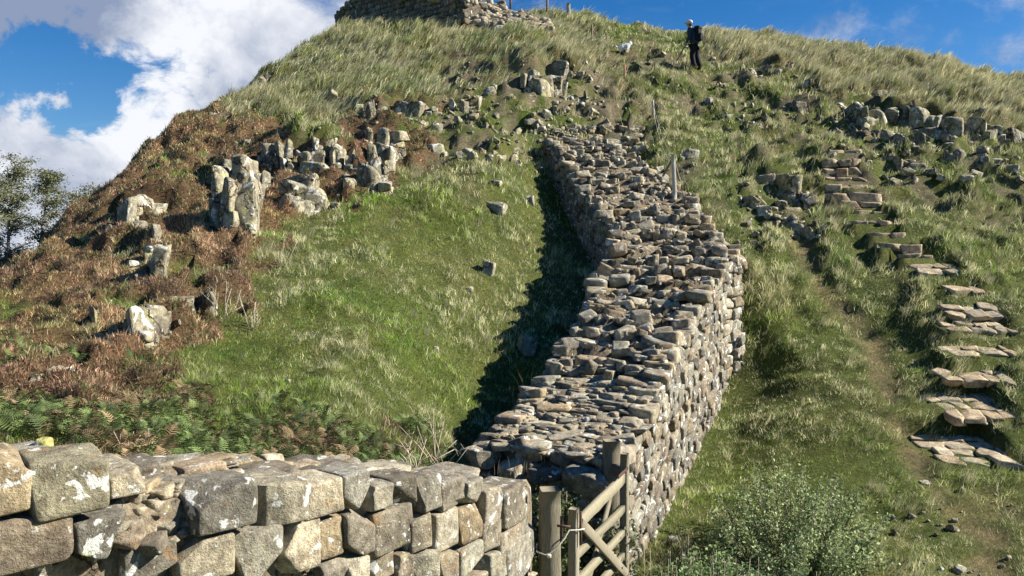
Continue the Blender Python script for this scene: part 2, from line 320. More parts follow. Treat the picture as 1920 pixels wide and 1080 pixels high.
def zones(x, y, z):
    """weights of heather, bracken, long grass, crest straw, right-hand tussocks, bare path for points of the hill"""
    P = np.stack([x, y, z], -1); u, v = proj(P)
    k = np.clip(np.asarray(y), 4, 40)
    w = 520/k
    fj = (fbm(x*4.1, y*4.1, 15, 3)-.5)*w*2.2; u2 = u+fj+(fbm(x*.9, y*.9, 5, 5, .6)-.5)*w*4.5; v2 = v+(fbm(x*.9+9, y*.9, 7, 5, .6)-.5)*w*4.5
    he = inpoly(u2, v2, HEATHER).astype(float); br = inpoly(u2, v2, BRACKEN).astype(float)*(x < .4)
    lo = inpoly(u2, v2, LONGG).astype(float); cr = inpoly(u2, v2, CREST).astype(float)
    he = he*(1-br)
    patch = fbm(x*.55, y*.55, 31, 4)
    he = np.maximum(he*(patch > .33)*(fbm(x*2.1, y*2.1, 33, 3) > .27), (u2 > 640)*(u2 < 830)*(v2 > 190)*(v2 < 330)*(patch > .55))
    ri = (((u > 1390)&(v > 150)) | (u > 1180)&(v > 100)&(v < 400)).astype(float)
    pd = np.minimum(_sdist(u, v, PATH)*np.clip(k, 8, 30)/1500, 9)
    pa = sstep(.30, .06, pd+(fbm(x*2.2, y*2.2, 3, 3)-.5)*.55)*(v > 400)
    pa = np.maximum(pa, sstep(.62, .74, fbm(x*1.3, y*1.3, 77, 4))*.7*(u > 1640)*(v > 860))
    return he, br, lo, cr, ri, pa
def ledges(u, v):
    return np.clip(((u > 820)&(u < 1230)&(v < 305)&(v > 100))*1.0+((u > 1380)&(v < 430)&(v > 185))*.8+((u > 1290)&(u < 1440)&(v > 110)&(v < 250))*.8, 0, 1)
def relief(x, y, zb):
    he, br, lo, cr, ri, pa = zones(x, y, zb)
    big = (fbm(x*.35, y*.35, 1, 4)-.5)*.34
    tus = fbm(x*1.25, y*1.25, 11, 3, .55)
    fine = (fbm(x*3.2, y*3.2, 19, 4, .6)-.5)*.20
    near = sstep(5, 9, y)*(1-.65*(x > 1.5)*(1-sstep(11.5, 15.5, y)))
    bil = 1-np.abs(fbm(x*1.5, y*1.5, 41, 3)-.5)*4
    h = big*near*.7+fine*near
    h = h+np.clip(tus-.42, 0, 1)*(ri*.45*(1-.8*pa)*sstep(9.5, 16, y)+lo*.45+cr*.3+.25)*near
    h = h+np.clip(bil, -.5, 1)*he*.24+(fbm(x*4.2, y*4.2, 43, 2)-.5)*he*.2
    # small rocky ledges on the steep middle of the hill
    u, v = proj(np.stack([x, y, zb], -1))
    led = ledges(u, v)
    q = zb*1.35+fbm(x*.7, y*.7, 61, 3)*1.6+(fbm(x*3.1, y*3.1, 67, 3)-.5)*.35; fr = q-np.floor(q)
    h = h+led*(sstep(.60, .98, fr)-fr)*.62
    return h-pa*.04
def terr_raw(x, y):
    zb = base_h(x, y); return zb+relief(x, y, zb)
# fine regular lattice over the part that is seen: everything samples this
GX = np.arange(-15, 24.01, .1); GY = np.arange(4, 38.01, .1)
_gx, _gy = np.meshgrid(GX, GY, indexing='ij')
GZ0 = base_h(_gx, _gy)
# main wall: parametric surface
TS = np.arange(len(ST))
def st(t, a): return np.array([np.interp(t, TS, a[:, i]) for i in range(a.shape[1])]).T if a.ndim == 2 else np.interp(t, TS, a)
def wall_uv(x, y):
    """position (t along, s across 0..1) of plan points with respect to the main wall"""
    tt = np.linspace(0, TS[-1], 140); L_, R_ = st(tt, SL)[:, :2], st(tt, SR)[:, :2]; C_ = (L_+R_)/2
    d = (x[..., None]-C_[:, 0])**2+(y[..., None]-C_[:, 1])**2; i = d.argmin(-1); W = R_[i]-L_[i]; ww = (W**2).sum(-1)
    s = ((x-L_[i][..., 0])*W[..., 0]+(y-L_[i][..., 1])*W[..., 1])/ww
    ins = inpoly(x, y, list(map(tuple, L_))+list(map(tuple, R_[::-1])))
    return tt[i], s, np.sqrt(d.min(-1)), ins
rel = np.where(_gy > 4, relief(_gx, _gy, GZ0), 0)
INW = np.zeros(_gx.shape, bool)
_sub = (_gx > -2)&(_gx < 6)&(_gy > 7.6)&(_gy < 23)
_t, _s, _d, _in = wall_uv(_gx[_sub], _gy[_sub]); _e = sstep(1.9, 1.1, _d)     # calm relief round the wall
rel[_sub] = rel[_sub]*(1-.75*_e)
INW[_sub] = _in
GZ = GZ0+rel
def _low(cells, z): GZ[cells] = np.minimum(GZ[cells], z)
_topmin = np.minimum(st(_t, SL[:, 2:3])[:, 0], st(_t, SR[:, 2:3])[:, 0])-.35
tmp = GZ[_sub]; ii = INW[_sub]; tmp[ii] = np.minimum(tmp[ii], _topmin[ii]); GZ[_sub] = tmp
def H(x, y):
    x = np.clip(np.asarray(x, float), GX[0], GX[-1]-.001); y = np.clip(np.asarray(y, float), GY[0], GY[-1]-.001)
    fx = (x-GX[0])/.1; fy = (y-GY[0])/.1; i = np.clip(fx.astype(int), 0, len(GX)-2); j = np.clip(fy.astype(int), 0, len(GY)-2); fx = fx-i; fy = fy-j
    return (GZ[i, j]*(1-fx)+GZ[i+1, j]*fx)*(1-fy)+(GZ[i, j+1]*(1-fx)+GZ[i+1, j+1]*fx)*fy
def hit(px, py, y0=4.2):
    """where the line of sight through a photo pixel meets the hill"""
    d = ray(px, py); Y = np.arange(y0, 37, .04); below = H(d[0]*Y, Y) > d[2]*Y
    i = np.argmax(below) if below.any() else len(Y)-1
    if not below.any():
        i = np.argmin(d[2]*Y-H(d[0]*Y, Y))
    y = Y[i]; return np.array([d[0]*y, y, float(H(d[0]*y, y))])
EXC = INW.copy()                                    # where nothing grows
def exclude(x, y, r):
    i0, i1 = int((x-r-GX[0])/.1), int((x+r-GX[0])/.1)+2; j0, j1 = int((y-r-GY[0])/.1), int((y+r-GY[0])/.1)+2
    i0, j0 = max(i0, 0), max(j0, 0)
    s = (slice(i0, i1), slice(j0, j1)); EXC[s] |= (_gx[s]-x)**2+(_gy[s]-y)**2 < r*r
def steepness():
    a, b = np.gradient(GZ, .1); return np.hypot(a, b)
def blocked(x, y):
    i = np.clip(((x-GX[0])/.1+.5).astype(int), 0, len(GX)-1); j = np.clip(((y-GY[0])/.1+.5).astype(int), 0, len(GY)-1); return EXC[i, j]

BUMPS = []; ALLB = []
def apply_bumps():
    """turf banked up behind each outcrop so that it reads as a cliff face rather than standing stones"""
    for x0, y0, w, h in BUMPS:
        r = w*.5+.4+h*.2; D = .8+1.6*h
        for b in ALLB:
            if abs(b[0]-x0) < (w+b[2])/2+.15 and b[1] > y0+.12: D = min(D, b[1]-y0-.05)
        if D < .3: continue
        i0, i1 = max(int((x0-r-GX[0])/.1), 0), int((x0+r-GX[0])/.1)+2; j0, j1 = int((y0-GY[0])/.1), int((y0+D-GY[0])/.1)+2; s = (slice(i0, i1), slice(max(j0, 0), j1))
        dx = np.abs(_gx[s]-x0)/(w*.5+.15); dy = _gy[s]-y0
        k = np.exp(-np.clip(dx-.6, 0, 9)**2*1.2)*sstep(0, .22, dy)*sstep(D, .2*D, dy)
        t = (LZ[s]+h*.62*k); GZ[s] = np.where(INW[s], GZ[s], np.maximum(GZ[s], t))
def level(x0, x1, y0, y1, z):
    s = (slice(int((x0-GX[0])/.1), int((x1-GX[0])/.1)+2), slice(int((y0-GY[0])/.1), int((y1-GY[0])/.1)+1)); GZ[s] = z
LZ = GZ.copy()

# ---------------------------------------------------------------- the ground, one sheet to the horizon
def ground_colour(x, y, z):
    he, br, lo, cr, ri, pa = zones(x, y, z)
    g = fbm(x*.8, y*.8, 51, 4)[..., None]
    c = np.array([.08, .13, .03])*(1-g)+np.array([.15, .155, .055])*g
    for w, k in ((he, (.17, .115, .07)), (br, (.06, .055, .025)), (lo, (.15, .14, .065)), (cr, (.17, .15, .07))):
        c = c*(1-w[..., None])+np.array(k)*w[..., None]
    scree = sstep(.56, .64, fbm(x*1.1, y*1.1, 91, 4))*sstep(16, 20, y)*(1-he)*(1-cr)
    c = c*(1-.8*scree[..., None])+np.array([.19, .165, .125])*.8*scree[..., None]
    p = (pa*(.75+.5*(fbm(x*5, y*5, 8, 3)-.5)))[..., None]; p = np.clip(p, 0, 1)
    p = p*.7; return c*(1-p)+np.array([.29, .225, .15])*p
def make_ground():
    ext = np.array([.25,.55,.95,1.5,2.2,3.1,4.4,6,8.5,12,17,24,34,48,70,100,150,230,360,600,1000,1600,2500])
    X = np.concatenate([GX[0]-ext[::-1], GX, GX[-1]+ext]); Yc = np.concatenate([GY[0]-ext[::-1], GY, GY[-1]+ext])
    x, y = np.meshgrid(X, Yc, indexing='ij'); z = base_h(np.clip(x, -60, 60), np.clip(y, -40, 75))
    n = len(ext); z[n:-n, n:-n] = GZ
    r = np.hypot(x-2, y-18); w = sstep(30, 75, r); far = -24+(fbm(x*.004, y*.004, 5, 4)-.5)*22*sstep(200, 1200, r)
    z = z*(1-w)+far*w
    c = ground_colour(x, y, z)
    S_ = np.zeros(x.shape); S_[n:-n, n:-n] = steepness()*ledges(*proj(np.stack([x, y, z], -1))[:2])[n:-n, n:-n]
    k = .6*(sstep(1.0, 1.35, S_)*sstep(.45, .55, fbm(x*2.3, y*2.3, 73, 3)))[..., None]; c = c*(1-k)+np.array([.28, .25, .18])*k
    o = np.array([.07, .09, .04]); c = c*(1-w[..., None])+o*w[..., None]
    a, b = x.shape; idx = np.arange(a*b).reshape(a, b)
    f = np.stack([idx[:-1, :-1], idx[1:, :-1], idx[1:, 1:], idx[:-1, 1:]], -1).reshape(-1, 4)
    mb = MB(); mb.add(np.stack([x, y, z], -1).reshape(-1, 3), f, c.reshape(-1, 3))
    tag(mb.build('ground', M['ground']), kind='structure')

# ---------------------------------------------------------------- stones
_T = {}
def cube_t(n):
    """unit cube surface, n cells an edge: vertices in [-1,1] and quads"""
    if n in _T: return _T[n]
    d = {}; V = []; Fq = []
    def vid(p):
        k = tuple(p)
        if k not in d: d[k] = len(V); V.append(p)
        return d[k]
    for ax in range(3):
        for sg in (0, n):
            for i in range(n):
                for j in range(n):
                    q = []
                    for a, b in ((i, j), (i+1, j), (i+1, j+1), (i, j+1)):
                        p = [0, 0, 0]; p[ax] = sg; p[(ax+1) % 3] = a; p[(ax+2) % 3] = b; q.append(vid(p))
                    Fq.append(q if sg == n else q[::-1])
    _T[n] = (np.array(V, float)*2/n-1, np.array(Fq)); return _T[n]
def wob(P, rng, amp, freq, k=5):
    D = np.zeros(P.shape)
    for i in range(k):
        w = rng.normal(size=3); w /= np.linalg.norm(w); fr = freq*rng.uniform(.6, 2.2)
        D += np.outer(np.sin(P@w*fr+rng.uniform(0, 6.3)), rng.normal(size=3))*amp/fr*freq/ k**.5
    return D
def frame(u, up=(0, 0, 1)):
    u = np.array(u, float); u /= np.linalg.norm(u); up = np.array(up, float)
    n = np.cross(u, up); n /= np.linalg.norm(n); w = np.cross(n, u); return np.stack([u, n, w])
def rot_rand(rng, a):
    e = rng.normal(size=3)*a; return np.array(Matrix.Rotation(e[0], 3, 'X')@Matrix.Rotation(e[1], 3, 'Y')@Matrix.Rotation(e[2], 3, 'Z'))
def block(mb, rng, c, size, R=None, n=4, r=.3, jit=.12, cuts=0, col=(.3, .26, .2), amp=.05, var=.14):
    """a dressed or rough stone: rounded box with skewed corners, optional broken facets"""
    C, Fq = cube_t(n)
    inner = np.clip(C, -(1-r), 1-r); d = C-inner; L = np.linalg.norm(d, axis=1, keepdims=True); L[L == 0] = 1
    P = inner+d/L*r*np.minimum(1, np.abs(d).max(1, keepdims=True)/r)
    J = rng.uniform(-jit, jit, (2, 2, 2, 3)); w = (P+1)/2
    o = 0
    for i in (0, 1):
        for j in (0, 1):
            for k in (0, 1):
                o = o+(((w[:, 0] if i else 1-w[:, 0])*(w[:, 1] if j else 1-w[:, 1])*(w[:, 2] if k else 1-w[:, 2]))[:, None]*J[i, j, k])
    P = P+o
    for _ in range(cuts):
        q = rng.normal(size=3); q /= np.linalg.norm(q); off = rng.uniform(.62, .98)*(1+.45*(np.abs(q).sum()-1)/.73)
        P = P-np.maximum(P@q-off, 0)[:, None]*q
    P = P+wob(P, rng, amp*.8, 3.0)
    P = P*(np.array(size)/2)
    if R is not None: P = P@R
    k = 1+rng.uniform(-var, var*1.2); h = rng.uniform(-.05, .05)
    mb.add(P+np.array(c), Fq, np.array(col)*k*np.array([1+h, 1, 1-h]))
def prism(mb, rng, c, size, R=None, sides=6, col=(.3, .28, .24), taper=.15, tilt=.25, n=5, amp=.03):
    """a broken column of dark whinstone: faceted vertical faces, slanted broken top"""
    a = np.sort((np.arange(sides)+rng.uniform(-.3, .3, sides))/sides*2*math.pi)
    m = 3; ring = []
    p = np.stack([np.cos(a), np.sin(a)], 1)*rng.uniform(.85, 1.1, (sides, 1))
    for i in range(sides):
        q, s = p[i], p[(i+1) % sides]
        for j in range(m): ring.append(q+(s-q)*j/m)
    ring = np.array(ring); K = len(ring); tl = rng.normal(size=2)*tilt
    V = []
    for j in range(n+1):
        t = j/n; s = (1+taper*(1-t))*(1 if j < n else .93)
        q = ring*s+np.array([math.sin(t*3+rng.uniform(0, .5))*.02]*2); zz = np.full(K, -1+2*t)+(q@tl)*t
        V.append(np.column_stack([q, zz]))
    V.append(np.column_stack([ring*.5, np.full(K, 1.05)+(ring*.5)@tl+rng.uniform(-.05, .05, K)])); V.append(np.array([[0, 0, 1.06]]))
    V = np.concatenate(V); f4 = []; f3 = []
    for j in range(n+1):
        for i in range(K): f4.append([j*K+i, j*K+(i+1) % K, (j+1)*K+(i+1) % K, (j+1)*K+i])
    for i in range(K): f3.append([(n+1)*K+i, (n+1)*K+(i+1) % K, (n+2)*K])
    V = V+wob(V, rng, amp, 3.5)
    for _ in range(5):
        q = rng.normal(size=3); q[2] *= .7; q /= np.linalg.norm(q); V = V-np.maximum(V@q-rng.uniform(.78, 1.1), 0)[:, None]*q
    V = V*(np.array(size)/2)
    if R is not None: V = V@R
    k = 1+rng.uniform(-.15, .15); mb.add2(V+np.array(c), f4, f3, np.array(col)*k)

SAND = [(.43,.39,.305),(.37,.335,.27),(.48,.435,.34),(.31,.285,.235),(.41,.34,.235),(.235,.215,.18),(.49,.455,.37),(.36,.335,.285),(.38,.315,.24)]
def sandcol(rng): return SAND[rng.integers(len(SAND))]

# ---- near wall -------------------------------------------------------------
def npath(s):
    d = np.r_[0, np.cumsum(np.hypot(*np.diff(NP, axis=0).T))]; return np.array([np.interp(s, d, NP[:, 0]), np.interp(s, d, NP[:, 1])])
NLEN = float(np.hypot(*np.diff(NP, axis=0).T).sum())
_ss = np.linspace(0, NLEN, 600); _np = np.stack([npath(s) for s in _ss])
def n_at(px):
    k = (px-960)/F; i = np.argmin(np.abs(_np[:, 0]-k*_np[:, 1]*1.0)+(_np[:, 1] < 2)*9); return _ss[i], _np[i]
def ntan(s):
    a, b = npath(max(s-.15, 0)), npath(min(s+.15, NLEN)); d = b-a; return d/np.linalg.norm(d)
def near_wall():
    rng = np.random.default_rng(4)
    root = empty('stone_wall', (-.9, 4.9, -2.8), 'near drystone wall of big lichen-blotched blocks curving across the bottom left', 'stone wall')
    mb = MB()
    rows = [  # photo boxes of the stones that show, x0 x1 y0 y1 and how far the stone stands out
        (-70,52,862,975,0),(50,192,850,962,.05),(218,282,890,940,-.10),(360,474,905,993,.03),(475,568,903,986,.01),(569,640,900,968,0),(641,690,884,955,0),(688,733,906,954,.02),(735,782,891,950,0),(783,826,894,958,0),(826,866,896,956,0),(866,908,900,955,0),(908,946,915,990,0),(944,984,910,985,.01),
        (-60,124,978,1076,0),(128,232,968,1050,.01),(226,326,1020,1092,0),(322,436,1006,1092,.0),(436,524,990,1088,0),(526,598,976,1074,0),(598,644,972,1048,-.02),(643,700,956,1046,.01),(700,776,952,1035,0),(768,816,962,1032,0),(812,858,956,1031,.0),(858,904,948,1016,0),(904,938,975,1030,0),(936,974,990,1052,0),(966,992,950,1010,0),
        (598,655,1052,1112,0),(652,690,1045,1100,0),(692,742,1038,1100,0),(742,776,1036,1090,0),(776,822,1032,1092,0),(822,862,1030,1100,0),(862,906,1018,1076,0),(905,950,1032,1090,0),(948,1004,995,1082,.0),(972,1006,1008,1050,0),(655,700,1102,1160,0),(862,920,1078,1130,0),(920,975,1090,1150,0)]
    for i, (x0, x1, y0, y1, out) in enumerate(rows):
        s0, a = n_at(x0) if x0 > -1 else (n_at(0)[0]-.25, None); s1, b = n_at(x1); s = (s0+s1)/2; p = npath(s); t = ntan(s)
        nrm = np.array([t[1], -t[0]]); w = max(abs(s1-s0), .12)*1.0
        Y = p[1]; zt = at(0, y0+3, Y)[2]; zb = at(0, y1-1, Y)[2]; dp = .34
        p3 = np.array([*(p+nrm*(out-dp/2+rng.uniform(-.015, .02))), (zt+zb)/2])
        R = frame([*t, 0]); R = rot_rand(rng, .02)@R
        col = sandcol(rng)
        if i == 1: col = (.30, .285, .215)
        block(mb, rng, p3, (w*1.03, dp, (zt-zb)*1.04), R, n=16, r=.17, jit=.045, cuts=3, col=col, amp=.03)
    # hidden foot of the wall and its run out of the frame to the left
    z = -1.55
    for k in range(7):
        zb = -1.86-.22*k; s = .1+rng.uniform(0, .2)
        while s < NLEN-.15:
            w = rng.uniform(.24, .42); p = npath(s+w/2); t = ntan(s+w/2); nrm = np.array([t[1], -t[0]])
            ztop = min(-1.25, -.425*p[1])-.22*k+(.12 if p[1] > 5.9 else 0)
            R = rot_rand(rng, .02)@frame([*t, 0]); block(mb, rng, [*(p-nrm*.19), ztop-.11], (w, .34, .225), R, n=6, r=.35, jit=.1, cuts=2, col=sandcol(rng), amp=.04)
            s += w
    mb.build('facing', M['near'], root, smooth=False)
    # body with its rubble top
    cb = MB(); prof = []
    ns = 150
    for i, s in enumerate(np.linspace(0, NLEN, ns)):
        p = npath(s); t = ntan(s); nrm = np.array([t[1], -t[0]])
        zt = np.interp(s, [0, 2.55, 2.95, 3.1, 3.7, 3.9, 5.4, 6.4, 6.9, NLEN], [-.35, -.80, -.90, -1.06, -1.14, -1.13, -1.34, -1.56, -1.75, -2.0])
        zbk = np.interp(s, [0, 3, 4.2, 5.4, 6.4, NLEN], [-.5, -.92, -1.08, -1.28, -1.5, -2.1]); row = [[*(p-nrm*.09), -3.8], [*(p-nrm*.09), zt-.28], [*(p-nrm*.10), zt-.10]]
        for j in range(14):
            q = j/13; ofs = .14+q*.72
            x, y = p-nrm*ofs; row.append([x, y, zt*(1-q)+zbk*q-.03+(fbm(x*6, y*6, 5, 4)-.5)*.09])
        x, y = p-nrm*.90; row.append([x, y, zbk-.12]); row.append([x, y, -3.6]); prof.append(row)
    V = np.array(prof); a, b = V.shape[:2]; idx = np.arange(a*b).reshape(a, b)
    f = np.stack([idx[:-1, :-1], idx[1:, :-1], idx[1:, 1:], idx[:-1, 1:]], -1).reshape(-1, 4)
    cb.add(V.reshape(-1, 3), f, (.33, .28, .21)); cb.build('mortar_core', M['core'], root)
    tp = MB()
    for i in range(420):
        s = rng.uniform(.3, NLEN-.45); q = rng.uniform(0, 1); p = npath(s); t = ntan(s); nrm = np.array([t[1], -t[0]])
        if q < .25 and not (2.95 < s < 3.75): continue
        zt = np.interp(s, [0, 2.55, 2.95, 3.1, 3.7, 3.9, 5.4, 6.4, 6.9, NLEN], [-.35, -.80, -.90, -1.06, -1.14, -1.13, -1.34, -1.56, -1.75, -2.0]); zbk = np.interp(s, [0, 3, 4.2, 5.4, 6.4, NLEN], [-.5, -.92, -1.08, -1.28, -1.5, -2.1])
        x, y = p-nrm*(.2+q*.62); L = rng.uniform(.06, .26)
        block(tp, rng, [x, y, zt*(1-q)+zbk*q-.02], (L, L*rng.uniform(.6, 1), rng.uniform(.03, .06)), rot_rand(rng, .05)@frame([*t, 0]), n=6, r=.2, jit=.25, cuts=4, col=sandcol(rng), amp=.06)
    for _ in range(46):
        s0, _ = n_at(rng.uniform(190, 372)); p = npath(s0); t = ntan(s0); nrm = np.array([t[1], -t[0]]); q = rng.uniform(.06, .3); L = rng.uniform(.05, .2); c = p-nrm*q; z = at(0, np.interp(q, [.06, .3], [1010, 905])+rng.normal()*8, c[1])[2]
        block(tp, rng, [*c, z-.02], (L, L*.8, L*.32), rot_rand(rng, .2), n=6, r=.15, jit=.25, cuts=3, col=sandcol(rng), amp=.05)
    for x0, x1, y0, y1, back, dp in [(832,942,882,912,.10,.5),(735,835,872,893,.42,.35),(560,640,872,884,.5,.4),(400,500,866,880,.55,.4),(300,380,862,878,.5,.35),(655,740,876,890,.4,.4),(60,150,842,856,.45,.4),(215,300,862,880,.5,.3)]:
        s0, _ = n_at(x0); s1, _ = n_at(x1); s = (s0+s1)/2; p = npath(s); t = ntan(s); nrm = np.array([t[1], -t[0]]); c = p-nrm*(back+dp/2-.08)
        Y = c[1]; zt = at(0, y0, Y)[2]; zb = at(0, y1, Y)[2]
        block(tp, rng, [*c, (zt+zb)/2-.02], (abs(s1-s0)*1.05, dp, max(zt-zb, .09)), rot_rand(rng, .03)@frame([*t, 0]), n=9, r=.25, jit=.14, cuts=3, col=sandcol(rng), amp=.04)
    tp.build('rubble_top', M['wall'], root)
    lm = MB(); block(lm, rng, at(83, 838, 4.05), (.07, .07, .09), None, n=6, r=.4, jit=.2, cuts=3, col=(.45, .46, .16), amp=.06)
    o = lm.build('loose_stone', M['wall'], origin=at(83, 838, 4.05)-np.array([0, 0, .045])); tag(o, 'small yellow-green lichened stone on top of the near wall', 'stone')

# ---- main wall up the hill ---------------------------------------------------
def main_wall():
    rng = np.random.default_rng(11); tmax = TS[-1]
    root = empty('stone_wall', (1.5, 10.5, -3.0), 'long rough stone wall with broken stepped top climbing the hill from the gate', 'stone wall')
    tt = np.linspace(0, tmax, 160); L_, R_ = st(tt, SL), st(tt, SR); gl, gr = st(tt, GL), st(tt, GR)
    arc = np.r_[0, np.cumsum(np.hypot(*np.diff((R_[:, :2]+L_[:, :2])/2, axis=0).T))]
    zc = (L_[:, 2]+R_[:, 2])/2
    def ztop(i, s):           # stepped top surface
        z = L_[i, 2]*(1-s)+R_[i, 2]*s; st_ = .17; q = (z+.04*math.sin(arc[i]*3+s*9))/st_; k = sstep(1.6, 2.6, tt[i])
        zs = (math.floor(q)+.5+(max(q-math.floor(q)-.75, 0)*4-.5)*0+.0)*st_
        return z*(1-k)+zs*k
    V = []
    for i in range(len(tt)):
        l, r = L_[i], R_[i]; w = r-l; d = w[:2]/np.linalg.norm(w[:2]); row = [[*(l[:2]+d*.07), gl[i]-.6], [*(l[:2]+d*.07), gl[i]*.5+l[2]*.5], [*(l[:2]+d*.09), l[2]-.12]]
        for j in range(15):
            s = .05+.9*j/14; x, y = l[:2]+w[:2]*s; row.append([x, y, ztop(i, s)-.015+(fbm(x*4.5, y*4.5, 9, 4)-.5)*.2])
        row += [[*(r[:2]-d*.06), r[2]-.12], [*(r[:2]-d*.03), gr[i]*.5+r[2]*.5], [*(r[:2]+d*.01), gr[i]-.6]]; V.append(row)
    V = np.array(V); a, b = V.shape[:2]; idx = np.arange(a*b).reshape(a, b)
    f = np.stack([idx[:-1, :-1], idx[:-1, 1:], idx[1:, 1:], idx[1:, :-1]], -1).reshape(-1, 4)
    cb = MB(); cb.add(V.reshape(-1, 3), f, (.26, .215, .155))
    # blunt broken end towards the gate
    E = V[0]; e2 = E.copy(); nf = np.array([-.42, -.9, 0]); mid = E.mean(0)
    cb.add(np.vstack([E, E.mean(0)+nf*.15]), [[k, k+1, len(E)] for k in range(len(E)-1)], (.15, .125, .10))
    cb.build('mortar_core', M['core'], root)
    # right face: courses that climb with the wall, in two lifts (the upper one stands forward)
    fb = MB()
    def face(Pt, gnd, t0, t1, out, rng, hh=(.15, .23), ww=(.17, .42), n_near=6, wallside=1, skip=0):
        ts = np.linspace(t0, t1, 120); top = st(ts, Pt); g = st(ts, gnd); ar = np.r_[0, np.cumsum(np.hypot(*np.diff(top[:, :2], axis=0).T))]
        H_ = (top[:, 2]-g+.25); nc = int(max(3, round(H_.max()/np.mean(hh))))
        for k in range(nc):
            s = rng.uniform(-.2, 0)
            while s < ar[-1]:
                w = rng.uniform(*ww); m = min(max(s+w/2, 0), ar[-1]); i = int(np.argmin(np.abs(ar-m)))
                p = np.array([np.interp(m, ar, top[:, q]) for q in range(3)])
                i0, i1 = max(i-4, 0), min(i+4, len(ts)-1); d = top[i1]-top[i0]; sl = d[2]/np.hypot(d[0], d[1]); t = d[:2]/np.hypot(d[0], d[1])
                h = H_[i]/nc*rng.uniform(.92, 1.06); z = p[2]-.03-(k+.5)*H_[i]/nc
                nrm = np.array([t[1], -t[0]])*wallside; s += w
                if rng.uniform() < skip*(k == 0): continue
                bt = .05*(k/nc); o = out+rng.uniform(-.018, .02)+bt
                u = np.array([t[0], t[1], sl*.75]); c = [*(p[:2]+nrm*(o-.13)), z]
                nn = n_near if p[1] < 11.5 else 5
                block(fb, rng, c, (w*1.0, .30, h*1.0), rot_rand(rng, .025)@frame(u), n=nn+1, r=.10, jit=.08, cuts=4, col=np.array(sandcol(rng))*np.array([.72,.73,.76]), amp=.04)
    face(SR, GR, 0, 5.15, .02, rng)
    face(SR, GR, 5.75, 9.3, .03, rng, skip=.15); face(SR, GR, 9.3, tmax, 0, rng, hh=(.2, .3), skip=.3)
    # short return where the upper lift steps out
    a_, b_ = st(5.0, SR[None, :][0] if False else SR), st(6.0, SR); a_, b_ = np.ravel(a_), np.ravel(b_); t = b_[:2]-a_[:2]; 
    for k in range(10):
        for m in range(2):
            q = (m+.5)/2; p = a_[:2]+t*q; z = -.12-.2*(k+.5)+(.0 if k else 0)
            if z < -2.3: break
            u = np.array([*t, 0]); block(fb, rng, [*p+np.array([-.02, .10]), z+.02], (np.linalg.norm(t)/2, .26, .19), rot_rand(rng, .05)@frame(u), n=5, r=.35, jit=.15, cuts=2, col=sandcol(rng), amp=.06)
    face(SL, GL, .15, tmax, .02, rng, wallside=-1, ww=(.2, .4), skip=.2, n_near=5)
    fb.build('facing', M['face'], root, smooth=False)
    # top: rows of stones on the risers, slabs and rubble between
    tb = MB()
    def put(i, s, size, lift=0., rr=.12, n=5, cuts=4, r=.14, amp=.035, u=None):
        l, r_ = L_[i], R_[i]; w = r_-l; x, y = l[:2]+w[:2]*s; u = w[:2] if u is None else u
        block(tb, rng, [x, y, ztop(i, min(max(s, 0), 1))+lift], size, rot_rand(rng, rr)@frame([*u, 0]), n=n, r=r, jit=.24, cuts=cuts, col=sandcol(rng), amp=amp)
    st_ = .17; last = None
    for i in range(len(tt)):
        if tt[i] < 1.9: continue
        for sseg in range(3):
            pass
        q = math.floor(zc[i]/st_)
        if last is not None and q != last:
            W = np.linalg.norm((R_[i]-L_[i])[:2]); s = rng.uniform(0, .05)
            while s < .97:
                w = rng.choice([rng.uniform(.08, .16), rng.uniform(.16, .34)]); sc = w/W
                if rng.uniform() < .72:
                    ii = min(max(i+int(round(rng.normal()*.6)), 0), len(tt)-1)
                    put(ii, s+sc/2, (w*.97, rng.uniform(.18, .34), rng.uniform(.12, .23)), rng.uniform(-.06, .02), .14, 6 if tt[i] < 6 else 5)
                s += sc
        last = q
    for _ in range(1500):
        i = int(rng.integers(0, len(tt))); s = rng.uniform(.04, .96); L = rng.uniform(.05, .16)*(1 if rng.uniform() < .78 else rng.uniform(1.8, 2.6))
        if tt[i] < 2.2:
            L *= 1.25; put(i, s, (L, L*rng.uniform(.55, 1), rng.uniform(.05, .09)), rng.uniform(-.045, .01), .1, 5, 4, .2, .05, np.array([math.cos(s*50+i), math.sin(s*50+i)]))
        else: put(i, s, (L, L*rng.uniform(.6, 1), L*rng.uniform(.3, .7)), rng.uniform(-.05, .02), .24)
    for _ in range(260):      # close-set slabs of the consolidated near end
        i = int(rng.integers(0, 34)); s = rng.uniform(.06, .9); L = rng.uniform(.14, .36)
        put(i, s, (L, L*rng.uniform(.6, 1.1), .07), rng.uniform(-.05, -.015), .05, 7, 4, .12, .035, np.array([math.cos(s*40), math.sin(s*40)]))
